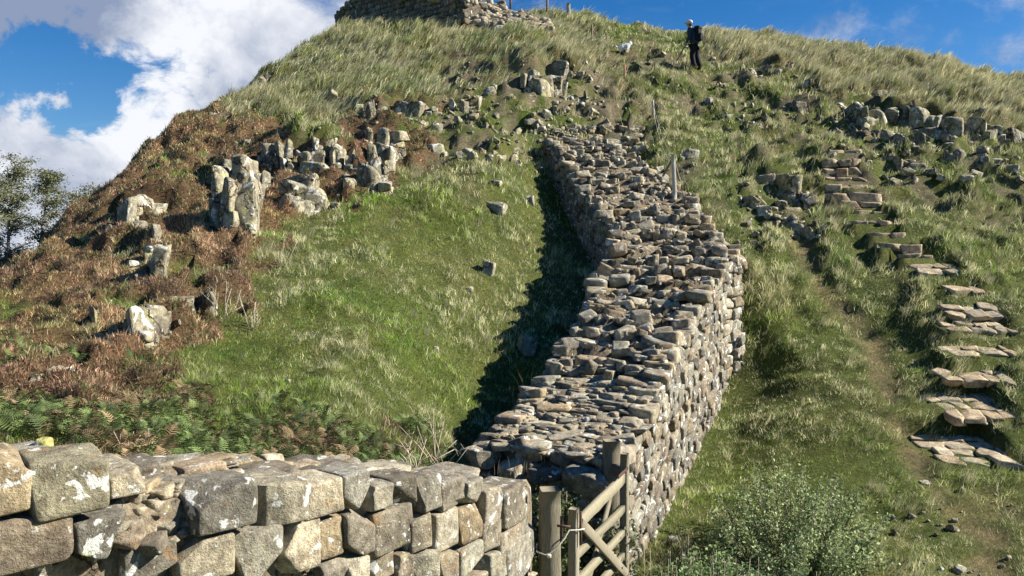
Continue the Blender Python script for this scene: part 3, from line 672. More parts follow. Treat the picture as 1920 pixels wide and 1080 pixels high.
    # edge stones left and right
    for side, P, t0, t1 in ((0, L_, 0, 12), (1, R_, 0, 12)):
        i = 0; s = 0; tot = arc[-1]
        while s < tot:
            w = rng.uniform(.2, .42); i = int(np.argmin(np.abs(arc-s-w/2))); s += w
            if rng.uniform() < (.12 if tt[i] > 4 else .04): continue
            i0, i1 = max(i-2, 0), min(i+2, len(tt)-1); u = (P[i1]-P[i0])[:2]; wd = (R_[i]-L_[i])[:2]; wd = wd/np.linalg.norm(wd)*(1 if side == 0 else -1)
            c = P[i, :2]+wd*(.13+rng.uniform(-.05, .05)); zt = P[i, 2] if tt[i] < 2 else ztop(i, 0. if side == 0 else 1.)
            hh_ = rng.uniform(.14, .24)
            block(tb, rng, [*c, zt-hh_*.42+rng.uniform(-.01, .06)], (w, rng.uniform(.24, .4), hh_), rot_rand(rng, .07)@frame([*u, 0]), n=7 if c[1] < 12 else 5, r=.22, jit=.14, cuts=3, col=sandcol(rng), amp=.045)
    for _ in range(170):      # the far end crumbles out into the hill
        c = hit(rng.uniform(1012, 1210), rng.uniform(240, 285)); L = rng.uniform(.1, .38)*rng.uniform(.5, 1)
        block(tb, rng, [*c[:2], c[2]+L*.05], (L, L*.8, L*.5), rot_rand(rng, .2), n=4, r=.1, jit=.25, cuts=4, col=sandcol(rng), amp=.03)
    tb.build('rubble_top', M['wall'], root, smooth=False)
    # tumbled end face by the gate
    eb = MB(); l, r_ = L_[0], R_[0]
    for _ in range(150):
        s = rng.uniform(-.12, .98); z = rng.uniform(-3.5, -2.12); q = (z+2.1)/-1.4; L = rng.uniform(.12, .34)
        p = l[:2]+(r_-l)[:2]*s+np.array([-.42, -.9])*(.02+.25*q*rng.uniform(.3, 1.2)*(1-.4*s))
        block(eb, rng, [*p, z], (L, L*rng.uniform(.6, 1), L*rng.uniform(.45, .9)), rot_rand(rng, .35)@frame([.9, -.42, 0]), n=6, r=.25, jit=.22, cuts=4, col=sandcol(rng), amp=.06)
    for s, z, sz in ((.28, -2.32, (.26, .3, .24)), (.52, -2.33, (.36, .25, .14)), (.8, -2.36, (.5, .3, .3)), (.62, -2.55, (.25, .2, .2)), (.05, -2.2, (.3, .3, .2)), (-.12, -2.5, (.35, .3, .16))):
        p = l[:2]+(r_-l)[:2]*s+np.array([-.42, -.9])*.16
        block(eb, rng, [*p, z], sz, rot_rand(rng, .15)@frame([.9, -.42, 0]), n=9, r=.25, jit=.2, cuts=4, col=sandcol(rng), amp=.05)
    eb.build('broken_end', M['wall'], root)

# ---- ruined wall on the hilltop ------------------------------------------------
def top_wall():
    rng = np.random.default_rng(23)
    root = empty('stone_wall', at(760, 40, 31), 'ruined wall on the hilltop, its long side in black shadow', 'stone wall')
    A = at(630, 40, 34.2); B = at(868, 48, 29.3); fb = MB(); tb = MB()
    d = (B-A)[:2]; Ln = np.linalg.norm(d); d /= Ln; nrm = np.array([d[1], -d[0]])     # faces the camera's left
    if nrm[1] > 0: nrm = -nrm
    def ztop(s):
        p = A+(B-A)*min(max(s/Ln, 0), 1); q = 960+p[0]/p[1]*F; return at(q, np.interp(q, [630, 642, 652, 690, 840, 862, 880], [38, 24, 10, -8, -8, 0, 12]), p[1])[2]+.07*math.sin(s*7)+.09*(math.sin(s*17+1) > .3)
    V = []
    for s in np.linspace(0, Ln, 50):
        p = A[:2]+d*s; zt = ztop(s); g = float(H(*p))-.5
        V.append([[*(p), g], [*p, zt-.1], [*(p-nrm*.5), zt-.02], [*(p-nrm*1.3), zt-.05], [*(p-nrm*1.8), zt-.1], [*(p-nrm*1.8), g-1.0]])
    V = np.array(V); a, b = V.shape[:2]; idx = np.arange(a*b).reshape(a, b)
    f = np.stack([idx[:-1, :-1], idx[1:, :-1], idx[1:, 1:], idx[:-1, 1:]], -1).reshape(-1, 4)
    cb = MB(); cb.add(V.reshape(-1, 3), f, (.17, .145, .115)); SAND_SHADE = [tuple(np.array(q)*.62) for q in SAND]  # facing palette is the sandstone darkened, shade painted into the sunless side
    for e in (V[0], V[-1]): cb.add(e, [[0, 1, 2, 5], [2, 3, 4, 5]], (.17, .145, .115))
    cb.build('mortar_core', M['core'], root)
    for k in range(15):
        s = rng.uniform(-.2, 0)
        while s < Ln:
            w = rng.uniform(.2, .42); s += w; p = A[:2]+d*(s-w/2); z = 11.4-.2*k-.1
            if z > ztop(s-w/2)+.02 or z < float(H(*p))-.25: continue
            block(fb, rng, [*(p-nrm*.1), z], (w, .3, .2), rot_rand(rng, .05)@frame([*d, 0]), n=4, r=.3, jit=.18, cuts=2, col=SAND_SHADE[rng.integers(len(SAND_SHADE))], amp=.06)
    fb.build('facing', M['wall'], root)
    for _ in range(420):
        s = rng.uniform(0, Ln); q = rng.uniform(-.1, 1.8); p = A[:2]+d*s-nrm*q; L = rng.uniform(.14, .4)
        block(tb, rng, [*p, ztop(s)-.06], (L, L*.8, L*.55), rot_rand(rng, .3), n=3, r=.25, jit=.25, cuts=3, col=sandcol(rng), amp=.06)
    # rubble ramp running down from the wall head to the right
    for _ in range(620):
        u = rng.uniform(0, 1)**1.15; px = 850+u*165+rng.normal()*12
        top = np.interp(px, [800, 860, 900, 940, 960, 1010], [-4, 2, 6, 12, 26, 42]); bot = np.interp(px, [800, 860, 900, 930, 975, 1020], [20, 38, 48, 56, 62, 56])
        py = rng.uniform(top, bot); Y = np.interp(py, [0, 62], [31.6, 29.0]); L = rng.uniform(.12, .42)
        c = at(px, py-1, Y-.15); block(tb, rng, c, (L, L*.9, L*.6), rot_rand(rng, .25), n=4, r=.22, jit=.25, cuts=3, col=(np.array(sandcol(rng))*1.05), amp=.06)
    # solid under the ramp
    RP = []
    for px in np.linspace(845, 1015, 18):
        row = []
        for py in np.linspace(0, 1, 10):
            t_ = np.interp(px, [800, 860, 900, 940, 960, 1010], [-4, 2, 6, 12, 26, 42]); b_ = np.interp(px, [800, 860, 900, 930, 975, 1020], [20, 38, 48, 56, 62, 56])
            yy = t_+(b_-t_)*py+8; c = at(px, yy, np.interp(yy, [0, 62], [31.8, 29.2])); row.append(c+rng.normal(size=3)*.04)
        t0 = row[0]+np.array([0, 1.2, -1.8]); RP.append([t0]+row+[row[-1]+np.array([0, .1, -1.2])])
    V = np.array(RP); a, b = V.shape[:2]; idx = np.arange(a*b).reshape(a, b)
    f = np.stack([idx[:-1, :-1], idx[1:, :-1], idx[1:, 1:], idx[:-1, 1:]], -1).reshape(-1, 4); tb.add(V.reshape(-1, 3), f, (.17, .15, .12))
    tb.build('rubble_top', M['wall'], root)
    for s in np.linspace(-.3, Ln+.5, 24): exclude(*(A[:2]+d*s-nrm*.75), .85)
    for px in range(850, 1010, 18):
        for py in (25, 40, 52): 
            if py < np.interp(px, [800, 860, 930, 975, 1020], [30, 38, 50, 58, 50]): exclude(*at(px, py, np.interp(py, [0, 62], [31.6, 29.0]))[:2], .38)

# ---------------------------------------------------------------- crags, boulders and loose stones
WHIN = [(.42,.395,.295),(.37,.35,.275),(.45,.42,.32),(.31,.29,.235),(.40,.365,.27)]
def crag(label, boxes, seed, cat='rock outcrop', group='whinstone crags on the hill', style='col', name='rock_outcrop', tone=1.0, growth=1.2, back=0., var=None):
    """an outcrop: each jointed block read off the photo (x0 x1 y0 y1) stands where that line of sight meets the hill"""
    rng = np.random.default_rng(seed)
    bx = sum(b[0]+b[1] for b in boxes)/2/len(boxes); by = max(b[3] for b in boxes)
    root = empty(name, hit(bx, by-2), label, cat, group)
    q = []; mine = []
    for x0, x1, y0, y1 in boxes:
        w, h = x1-x0, y1-y0; q.append((x0, x1, y0, y1, 1))
        for _ in range(5 if len(boxes) < 8 else 1):
            sx = rng.uniform(x0-w*.6, x1+w*.6); sw = w*rng.uniform(.2, .6); sh = min(h, w)*rng.uniform(.3, .8); q.append((sx-sw/2, sx+sw/2, y1-sh*.8+rng.uniform(-.1, .15)*h, y1+rng.uniform(-.1, .15)*h, 0))
    if len(boxes) > 2 and style == 'col' and not (len(boxes) > 9 and growth < 1.25):     # the solid mass the blocks break from
        xs = sorted(boxes); 
        for a, b in zip(xs[:-1], xs[1:]):
            if b[0]-a[1] < 25: q.append((a[0]+2, b[1]-2, min(a[2], b[2])*.65+max(a[3], b[3])*.35, max(a[3], b[3])-.15*abs(a[3]-a[2]), 2))
    for x0, x1, y0, y1, main in q:
        p = hit((x0+x1)/2, y1); Y = p[1]+.12; w = (x1-x0)*Y/F*growth; h = (y1-y0)*Y/F*1.05; dp = w*rng.uniform(.7, 1.1)+.15
        col = np.array(WHIN[rng.integers(5)])*tone*rng.uniform(.9, 1.1)
        sink = .18+.2*h; cx, cy, z0, z1 = p[0], Y+dp*.4+back+(.22 if main == 2 else 0), p[2]-sink, p[2]+h
        if main == 1: mine.append((cx, cy, w, h, dp)); ALLB.append((cx, cy-dp*.3, w))
        a0 = rng.uniform(-.5, .5); lean = np.array([rng.normal()*.06, .10]); n = 1 if (z1-z0) < w*1.5 or main == 2 else (2 if (z1-z0) < w*2.6 else 3)
        cuts_ = np.r_[0, np.sort(rng.uniform(.35, .75, n-1)) if n < 3 else [rng.uniform(.3, .42), rng.uniform(.58, .75)], 1]
        for k in range(n):
            a, b = z0+(z1-z0)*cuts_[k], z0+(z1-z0)*cuts_[k+1]; c = [cx+lean[0]*k+rng.normal()*.03*w, cy+lean[1]*k, (a+b)/2]; mb = MB()
            R = rot_rand(rng, .08)@np.array(Matrix.Rotation(a0+rng.normal()*.15, 3, 'Z')); wk = w*(1-.08*k)*rng.uniform(.88, 1.04)
            if style == 'col' and h > w*.7 and main == 1: prism(mb, rng, c, (wk, dp, (b-a)*1.04), R, sides=int(rng.integers(4, 6)), col=col*rng.uniform(.93, 1.07), tilt=.35 if k == n-1 else .08, n=9, amp=.012, taper=.05)
            else: block(mb, rng, c, (wk, dp, (b-a)*1.05), R, n=9 if main else 5, r=.05, jit=.25, cuts=9, col=col*(.8 if main == 2 else 1), amp=.015, var=.08)
            mb.build('rock_block', M['crag'], root, smooth=False)
        exclude(cx, cy-.05, max(w*.42, .05))
    for cx, cy, w, h, dp in mine:
        ys = max(b[1]+b[4]*.25 for b in mine if abs(b[0]-cx) < (w+b[2])/2+.12); BUMPS.append((cx, ys, w, h))
    return root
def ledge(label, pts, hpx, npc, seed, tone=1., jit=6, **k):
    rng = np.random.default_rng(seed); pts = np.array(pts, float); L = np.r_[0, np.cumsum(np.hypot(*np.diff(pts, axis=0).T))]
    boxes = []; s = 0
    while s < L[-1] and len(boxes) < 40:
        w = L[-1]/npc*rng.uniform(.5, 1.5); x = np.interp(s+w/2, L, pts[:, 0]); y = np.interp(s+w/2, L, pts[:, 1])+rng.normal()*jit*.5
        h = hpx*rng.uniform(.5, 1.25); s += w*rng.uniform(.85, 1.25)
        boxes.append((x-w/2, x+w/2, y-h*.5, y+h*.5))
    return crag(label, boxes, seed, tone=tone, **k)
def crags():
    crag('tall pale crag of jointed pillars standing above the heather, the largest on the left slope', [(386,414,322,440),(412,440,345,442),(432,468,340,418),(424,462,290,352),(404,430,300,345),(446,474,300,338),(396,416,312,352)], 1)
    crag('pair of upright pillars right of the tall pale crag, low heather between', [(478,504,266,330),(500,530,276,322),(488,512,300,345)], 2)
    crag('cluster of tapering grey pillars under the grass bank, upper centre left', [(553,578,288,330),(575,596,262,318),(594,614,264,322),(560,606,306,336)], 3)
    crag('dark-sided pillar block right of the tapering grey pillars', [(616,646,272,328),(640,654,290,330)], 4)
    crag('broad sloping boulders below the grey pillars at the edge of the grass', [(527,556,344,388),(548,602,354,402),(528,585,334,362)], 5, style='b')
    crag('tall split pillars with white lichen between brown heather clumps', [(698,726,243,318),(726,758,244,282),(712,736,278,326),(668,712,322,366),(686,702,240,300),(684,716,306,336)], 6)
    crag('pair of squat blocks under the turf edge above the split pillars', [(680,700,192,230),(696,724,200,232)], 7)
    crag('two rounded cube-like blocks side by side in the bank', [(734,764,188,222),(766,798,192,220)], 8, style='b')
    crag('pale boulder lying below the two cube-like blocks', [(768,802,226,246)], 9, style='b', cat='boulder', name='boulder')
    crag('leaning cream slab alone in the heather at far left', [(200,240,380,446),(225,272,366,412),(205,228,368,396)], 10, tone=1.08)
    crag('slim stack of cream blocks one on another in the heather', [(266,284,424,470),(254,280,466,500),(254,284,500,526),(256,274,520,548)], 11, tone=1.08)
    crag('low dark block with a pale split block beside it, lower heather', [(210,244,588,640),(246,270,590,640),(264,296,580,622)], 12)
    crag('narrow pale shard at the foot of the heather slope', [(126,140,588,640),(134,152,592,616)], 13)
    crag('small dark-faced rock under heather left of the grass', [(300,338,560,590),(372,396,555,590)], 14, tone=.7)
    crag('broken pillar cluster high on the slope above the wall end', [(984,1004,138,186),(998,1030,152,188),(1024,1044,150,190),(1036,1060,156,188),(1056,1078,160,186),(1030,1060,122,146),(1062,1084,134,152),(990,1012,130,150)], 15)
    crag('short upright block left of the broken pillar cluster', [(912,936,166,194)], 16)
    crag('two leaning pale shards on the middle ledges', [(842,858,194,222),(856,876,196,214)], 17)
    crag('fallen pillar heap left of the wall head', [(920,936,216,242),(934,960,218,252),(936,948,240,258),(908,922,214,240)], 18)
    crag('pale blocks at the very head of the shadowed wall side', [(1000,1014,238,262),(1012,1030,240,258)], 19)
    crag('big squared boulder lying on top of the wall head', [(1128,1160,258,288),(1158,1178,256,294)], 20, style='b', cat='boulder', name='boulder', growth=1.0)
    crag('round reddish boulder beside the wall head', [(1184,1208,270,292)], 21, style='b', cat='boulder', name='boulder')
    crag('jagged whitish rocks right of the wall, in the bank below the wooden fence post', [(1404,1424,368,418),(1420,1450,388,418),(1440,1462,396,424)], 22, style='b', tone=1.05)
    crag('angular boulder with a dark left face beside the steps', [(1448,1480,330,368),(1474,1514,334,384),(1430,1452,332,352)], 23, style='b')
    crag('rocks in the bank left of the middle steps', [(1490,1516,420,446),(1512,1536,430,450),(1456,1476,378,400),(1476,1500,392,406)], 24, style='b', tone=.85)
    crag('lone rock standing in the grass right of the hillside path', [(1488,1512,190,216)], 25, style='b')
    ledge('long low crag of dark jointed blocks crossing the right slope', [(1572,212),(1640,224),(1690,222),(1756,236),(1820,244),(1890,262)], 50, 15, 26, tone=1.0, jit=4, growth=1.45)
    crag('dark rock hollow and slabs at the right edge below the long crag', [(1862,1896,244,272),(1892,1925,246,270)], 27, tone=.75)
    crag('pale slabs just below the long crag, right of the top steps', [(1674,1706,296,320),(1702,1720,302,318),(1718,1744,306,324),(1676,1690,262,280)], 28, style='b')
    ledge('broken ledge of grey rocks at the right edge, lowest on the slope', [(1775,292),(1820,300),(1870,312),(1918,322)], 24, 9, 29, tone=.85)
    ledge('upper rock ledge near the hilltop right of the walker', [(1392,124),(1430,128),(1488,132)], 16, 7, 30, tone=.9)
    ledge('thin rock ledge of small blocks left of the wall head', [(850,228),(900,236),(950,246),(1000,252)], 20, 12, 31)
    ledge('ledge of small broken blocks below the fallen pillar heap', [(866,262),(920,276),(980,288)], 18, 9, 32, tone=.9)
    ledge('row of small pale blocks right of the broken pillar cluster', [(1030,205),(1080,200),(1140,212)], 20, 10, 33)
    ledge('upper row of stones on the slope behind the wall head', [(1030,232),(1090,226),(1150,236)], 13, 11, 34)
    ledge('lowest ledge of stones just behind the wall head', [(1045,252),(1100,250),(1170,256)], 11, 11, 35)
    ledge('scatter of reddish worn blocks on the path above the walker\'s feet', [(1330,140),(1350,160),(1388,178),(1372,186)], 13, 8, 36, tone=np.array([.95, .78, .62]))
    ledge('stacked reddish blocks notched into the skyline left of the walker', [(1190,54),(1202,55),(1212,58),(1202,70),(1210,76)], 12, 6, 37, tone=np.array([.85, .64, .48]), back=.5, growth=1.0)
    crag('black-faced rock breaking the left skyline', [(474,492,142,166),(488,508,138,160)], 38, tone=.6)
    crag('small dark rock lower on the left skyline', [(381,396,208,222)], 39, style='b', tone=.7)
    crag('whitish outcrop in the grass below the hilltop ruin', [(952,972,76,90),(968,984,80,92)], 40, style='b')
    ledge('small rocks in the rough ground between walker and long crag', [(1360,215),(1400,224),(1430,240)], 12, 6, 41, tone=.9)
    ledge('half-buried stones in the turf right of the wall head', [(1345,352),(1390,362),(1400,385)], 13, 6, 42, tone=.9)
    ledge('dark broken rocks under the long crag', [(1700,268),(1760,280),(1800,285)], 13, 7, 43, tone=.7)
    ledge('pebbly broken stones among heather, low at the far left', [(55,690),(62,706),(50,716)], 10, 3, 44)
    ledge('nearly continuous band of fractured grey crag linking the pillars at centre left', [(476,300),(520,298),(560,300),(610,300),(655,300)], 56, 12, 50, growth=1.25)
    ledge('stepped jointed rock between the tallest crag and its right-hand neighbours', [(402,372),(440,372),(470,350),(500,336)], 48, 7, 51)
    ledge('crumbled rocks below the split pillars, at the top corner of the green grass', [(662,340),(690,330),(716,318)], 34, 5, 52)
    ledge('broken rock line left of the two rounded cube-like blocks', [(690,215),(730,214),(800,216)], 24, 9, 53)
    ledge('broad shattered ledge in the middle of the slope above the wall head', [(850,205),(905,196),(960,190),(1010,196)], 24, 12, 54, growth=1.3)
    ledge('shattered bedrock step just right of the broken pillar cluster', [(1060,186),(1100,182),(1150,178)], 20, 9, 55, growth=1.3)
    ledge('pale bedrock step halfway between the shadowed wall side and the split pillars', [(800,285),(850,290),(900,292),(960,300)], 18, 9, 56, growth=1.2)
    ledge('rock step crossing the bank under the walker', [(1330,190),(1380,200),(1420,206)], 18, 7, 57, growth=1.3)
    ledge('second, lower tier of dark rock beneath the long crag', [(1590,246),(1640,256),(1700,262),(1750,266)], 26, 10, 58, tone=.8, growth=1.2)
    ledge('long broken tier at the far right between the long crag and the lowest ledge', [(1760,268),(1820,276),(1890,290)], 22, 9, 59, tone=.8, growth=1.2)
    ledge('rocky bank left of the upper narrow steps', [(1440,352),(1490,360),(1530,372)], 26, 6, 60, tone=.9, growth=1.2)
    ledge('rocks lining the left side of the turn in the path', [(1400,400),(1460,410),(1520,436)], 20, 7, 61, tone=.9)
    # loose stones lying about
    sing = [('flat pale slab in the grass left of the wall shadow, uphill', 908,950,376,398),('small pale stone just uphill of the flat slab', 920,940,338,356),('knobbly grey stone with a pitted face on the open grass', 904,928,490,520),
            ('small whitish stone on the grass below the knobbly one', 864,888,540,550),('stone at the edge of the wall shadow', 986,1002,368,386),('lichened boulder sitting in the black shadow of the wall', 968,1008,638,674),('pale wedge of rock on the slope left of the middle ledges', 798,830,272,292),
            ('tiny white stone lying in the heather', 362,370,478,492),('little pale stone at the heather edge by the dark rock', 354,364,553,562),('tiny stone low on the open grass', 812,822,652,662),('white pebble-like stone on the grass near the bracken', 528,540,716,726),
            ('flat stone half sunk in the worn path, middle', 1640,1656,466,478),('white stone among the top straw grass right of the walker', 1372,1386,88,96),('small stones patch on the turf by the near path', 1410,1424,452,462),('pale stone in the bank right of the leaning fence post', 1282,1312,284,300),('stone on the dirt at the foot of the path', 1735,1755,908,916),
            ('low rust-tinted stone in the grass near the wall foot', 1255,1278,1015,1028),('cream block half buried in the upper heather', 270,292,398,412),('pale chip of rock in the heather below the pillars', 336,348,374,390),('grey boulder in the grass bank above the steps', 1640,1668,175,190)]
    rng = np.random.default_rng(77)
    for i, (lab, x0, x1, y0, y1) in enumerate(sing):
        p = hit((x0+x1)/2, y1-1); Y = p[1]+.08; w = (x1-x0)*Y/F; h = (y1-y0)*Y/F; mb = MB()
        block(mb, rng, [p[0], Y+w*.25, p[2]+h*.38], (w, w*.8, h*1.1), rot_rand(rng, .2), n=9, r=.25, jit=.25, cuts=5, col=np.array((.42, .40, .33)), amp=.06)
        o = mb.build('loose_stone', M['crag'], origin=np.array([p[0], Y+w*.25, p[2]]), smooth=True); tag(o, lab, 'stone', 'loose stones on the hillside'); exclude(p[0], Y+.1, max(w*.6, .1))

def scree():
    """small broken stones bedded in the thin soil: too many to count"""
    rng = np.random.default_rng(5); mb = MB(); n = 0
    zonesp = [((830,1200),(120,300),1.0),((1330,1540),(120,240),.5),((1330,1560),(340,460),.5),((1560,1920),(200,350),.8),((1100,1400),(60,180),.25),((1000,1300),(230,330),.7),((1640,1900),(880,1080),.2),((400,760),(180,400),.25)]
    wts = np.array([(a[1]-a[0])*(b[1]-b[0])*w for a, b, w in zonesp]); wts /= wts.sum()
    for _ in range(1100):
        a, b, w = zonesp[rng.choice(len(zonesp), p=wts)]; px, py = rng.uniform(*a), rng.uniform(*b)
        d = ray(px, py); p = hit(px, py)
        if p[1] > 36 or fbm(p[0]*.9, p[1]*.9, 71, 3) < .46: continue
        L = rng.uniform(.03, .10)*(1+2.4*rng.uniform()**4)*(1 if p[1] > 14 else .5)
        block(mb, rng, [p[0], p[1], p[2]+L*.15], (L, L*.8, L*.55), rot_rand(rng, .5), n=3 if L < .2 else 5, r=.08, jit=.25, cuts=2, col=WHIN[rng.integers(5)], amp=.05)
    tag(mb.build('rubble', M['crag'], smooth=False), 'small broken stones bedded in the thin soil of the slope', 'rubble', None, 'stuff')

# ---------------------------------------------------------------- stone steps
STEPS = [(1550,1612,284,294),(1545,1612,299,310),(1542,1615,315,328),(1545,1622,333,344),(1546,1622,348,358),(1555,1652,362,376),(1570,1655,378,392),(1598,1664,397,410),(1600,1674,416,430),(1635,1700,438,452),
         (1652,1726,460,474),(1692,1750,480,490)]
PAVED = [(1728,1806,492,514),(1780,1850,530,548),(1786,1895,568,596),(1784,1906,600,622),(1788,1912,644,668),(1788,1912,688,716),(1784,1918,736,786),(1780,1925,812,868)]
def steps():
    rng = np.random.default_rng(9); N_ = ['first', 'second', 'third', 'fourth', 'fifth', 'sixth', 'seventh', 'eighth', 'ninth', 'tenth', 'eleventh', 'twelfth']
    for i, (x0, x1, y0, y1) in enumerate(STEPS):
        p = hit((x0+x1)/2, y1+3); Y = p[1]; z1 = at(0, y0+(y1-y0)*.12, Y)[2]; z0 = at(0, y1-1, Y)[2]; X0, X1 = (x0-960)/F*Y, (x1-960)/F*Y; mb = MB(); s = X0
        level(X0+.02, X1-.08, Y+.02, Y+.34, z1-.03)
        for a in np.arange(X0, X1, .12): exclude(a, Y-.12, .13)
        k = int(rng.integers(2, 4)); ws = rng.uniform(.7, 1.3, k); ws = ws/ws.sum()*(X1-X0)
        for w in ws:
            dp = rng.uniform(.34, .46); block(mb, rng, [s+w/2, Y+dp/2-.03+rng.uniform(-.05, .05), (z1+z0)/2-.01+rng.uniform(-.02, .02)], (w*1.05, dp, z1-z0+.10), rot_rand(rng, .035), n=8, r=.12, jit=.10, cuts=3, col=np.array((.46, .38, .28))*rng.uniform(.85, 1.1), amp=.04); s += w
            exclude(s-w/2, Y+dp/2, .2); exclude(s-w*.9, Y+dp/2, .16)
        o = mb.build('stone_step', M['step'], origin=[(X0+X1)/2, Y, z0]); tag(o, '%s narrow stone step down from the top of the flight on the right slope' % N_[i], 'step', 'stone steps up the right slope')
    PL = ['small slab landing where the narrow steps turn right', 'half-overgrown slab between the turn and the wide treads', 'uppermost of the wide paved treads', 'second wide paved tread from the top', 'third wide paved tread, dark riser below', 'fourth wide paved tread, just above the deep landings', 'upper deep landing paved in irregular flags', 'lowest and deepest landing, paved in cracked flags']
    for i, (x0, x1, y0, y1) in enumerate(PAVED):
        pf = hit((x0+x1)/2, y1+3); Yf = pf[1]; zf = at(0, y1-3, Yf)[2]; pb = hit((x0+x1)/2, y0+2); dp = max(float(np.clip(pb[1]-Yf, .3, 1.3)), [.42,.4,.5,.5,.55,.6,.9,1.05][i])
        X0, X1 = (x0-960)/F*Yf, (x1-960)/F*Yf; zb = at(0, y0, Yf+dp)[2]; tilt = np.array(Matrix.Rotation(-math.atan2(zb-zf, dp), 3, 'X')); mb = MB()
        level(X0+.04, X1-.1, Yf-.1, Yf, zf-.12)
        for q in range(max(2, int(dp/.1))): level(X0+.02, X1-.08, Yf+.06+q*.1, Yf+.1+q*.1, zf+(zb-zf)*min(1, (q+.5)*.1/dp)-.04)
        rows = max(1, int(round(dp/.30)))
        for r_ in range(rows):
            s = X0+rng.uniform(-.05, .08); d0 = dp/rows
            while s < X1-.05:
                w = rng.uniform(.22, .48) if rows == 1 else rng.uniform(.16, .42); w = min(w, X1-s+.08); q = (r_+.5)/rows; z = zf+(zb-zf)*q
                hh = .12 if r_ == 0 else .08
                block(mb, rng, [s+w/2, Yf+dp*q+rng.uniform(-.03, .03), z-hh/2-.005+rng.uniform(-.02, .01)], (w*.98, d0*rng.uniform(.85, 1.05), hh), rot_rand(rng, .03)@np.array(Matrix.Rotation(rng.uniform(-.22, .22), 3, 'Z'))@tilt, n=8, r=.08, jit=.26, cuts=5, col=np.array((.50, .42, .31))*rng.uniform(.85, 1.12), amp=.05); s += w
        for a in np.arange(X0, X1, .13):
            for b in np.arange(Yf+.06, Yf+dp*.85, .14):
                if rng.uniform() < .8: exclude(a, b, .075)
        o = mb.build('stone_step', M['step'], origin=[(X0+X1)/2, Yf, zf]); tag(o, PL[i], 'step', 'stone steps up the right slope')

# ---------------------------------------------------------------- plants
def blades(mb, P, h, w, az, lean, col, bend=.6, tip=1.15, seg=2):
    """P base points, height, width, lean azimuth & amount; each blade a bent tapering strip"""
    n = len(P); 
    dr = np.stack([np.cos(az), np.sin(az), np.zeros(n)], 1)
    fa = np.random.default_rng(n).uniform(0, math.pi, n); sd = np.stack([np.cos(fa), np.sin(fa)*.35, np.zeros(n)], 1)*w[:, None]*.5
    L = lean[:, None]; h_ = h[:, None]; up = np.array([0, 0, 1.])
    m = P+up*h_*.6*np.sqrt(np.maximum(1-(L*.6)**2, .1))+dr*h_*.6*L*.6
    t = P+up*h_*np.maximum(1-L*L*.55, .12)+dr*h_*L
    if seg == 2:
        V = np.stack([P-sd, P+sd, m+sd*.8, m-sd*.8, t], 1).reshape(-1, 3); b = np.arange(n)[:, None]*5
        c = np.repeat(col, 5, 0); mb.add2(V, b+np.array([[0, 1, 2, 3]]), b+np.array([[3, 2, 4]]), c)
    else:
        V = np.stack([P-sd, P+sd, t], 1).reshape(-1, 3); b = np.arange(n)[:, None]*3; mb.add(V, b+np.array([[0, 1, 2]]), np.repeat(col, 3, 0))
def lerp(a, b, t): return a*(1-t[:, None])+b*t[:, None]
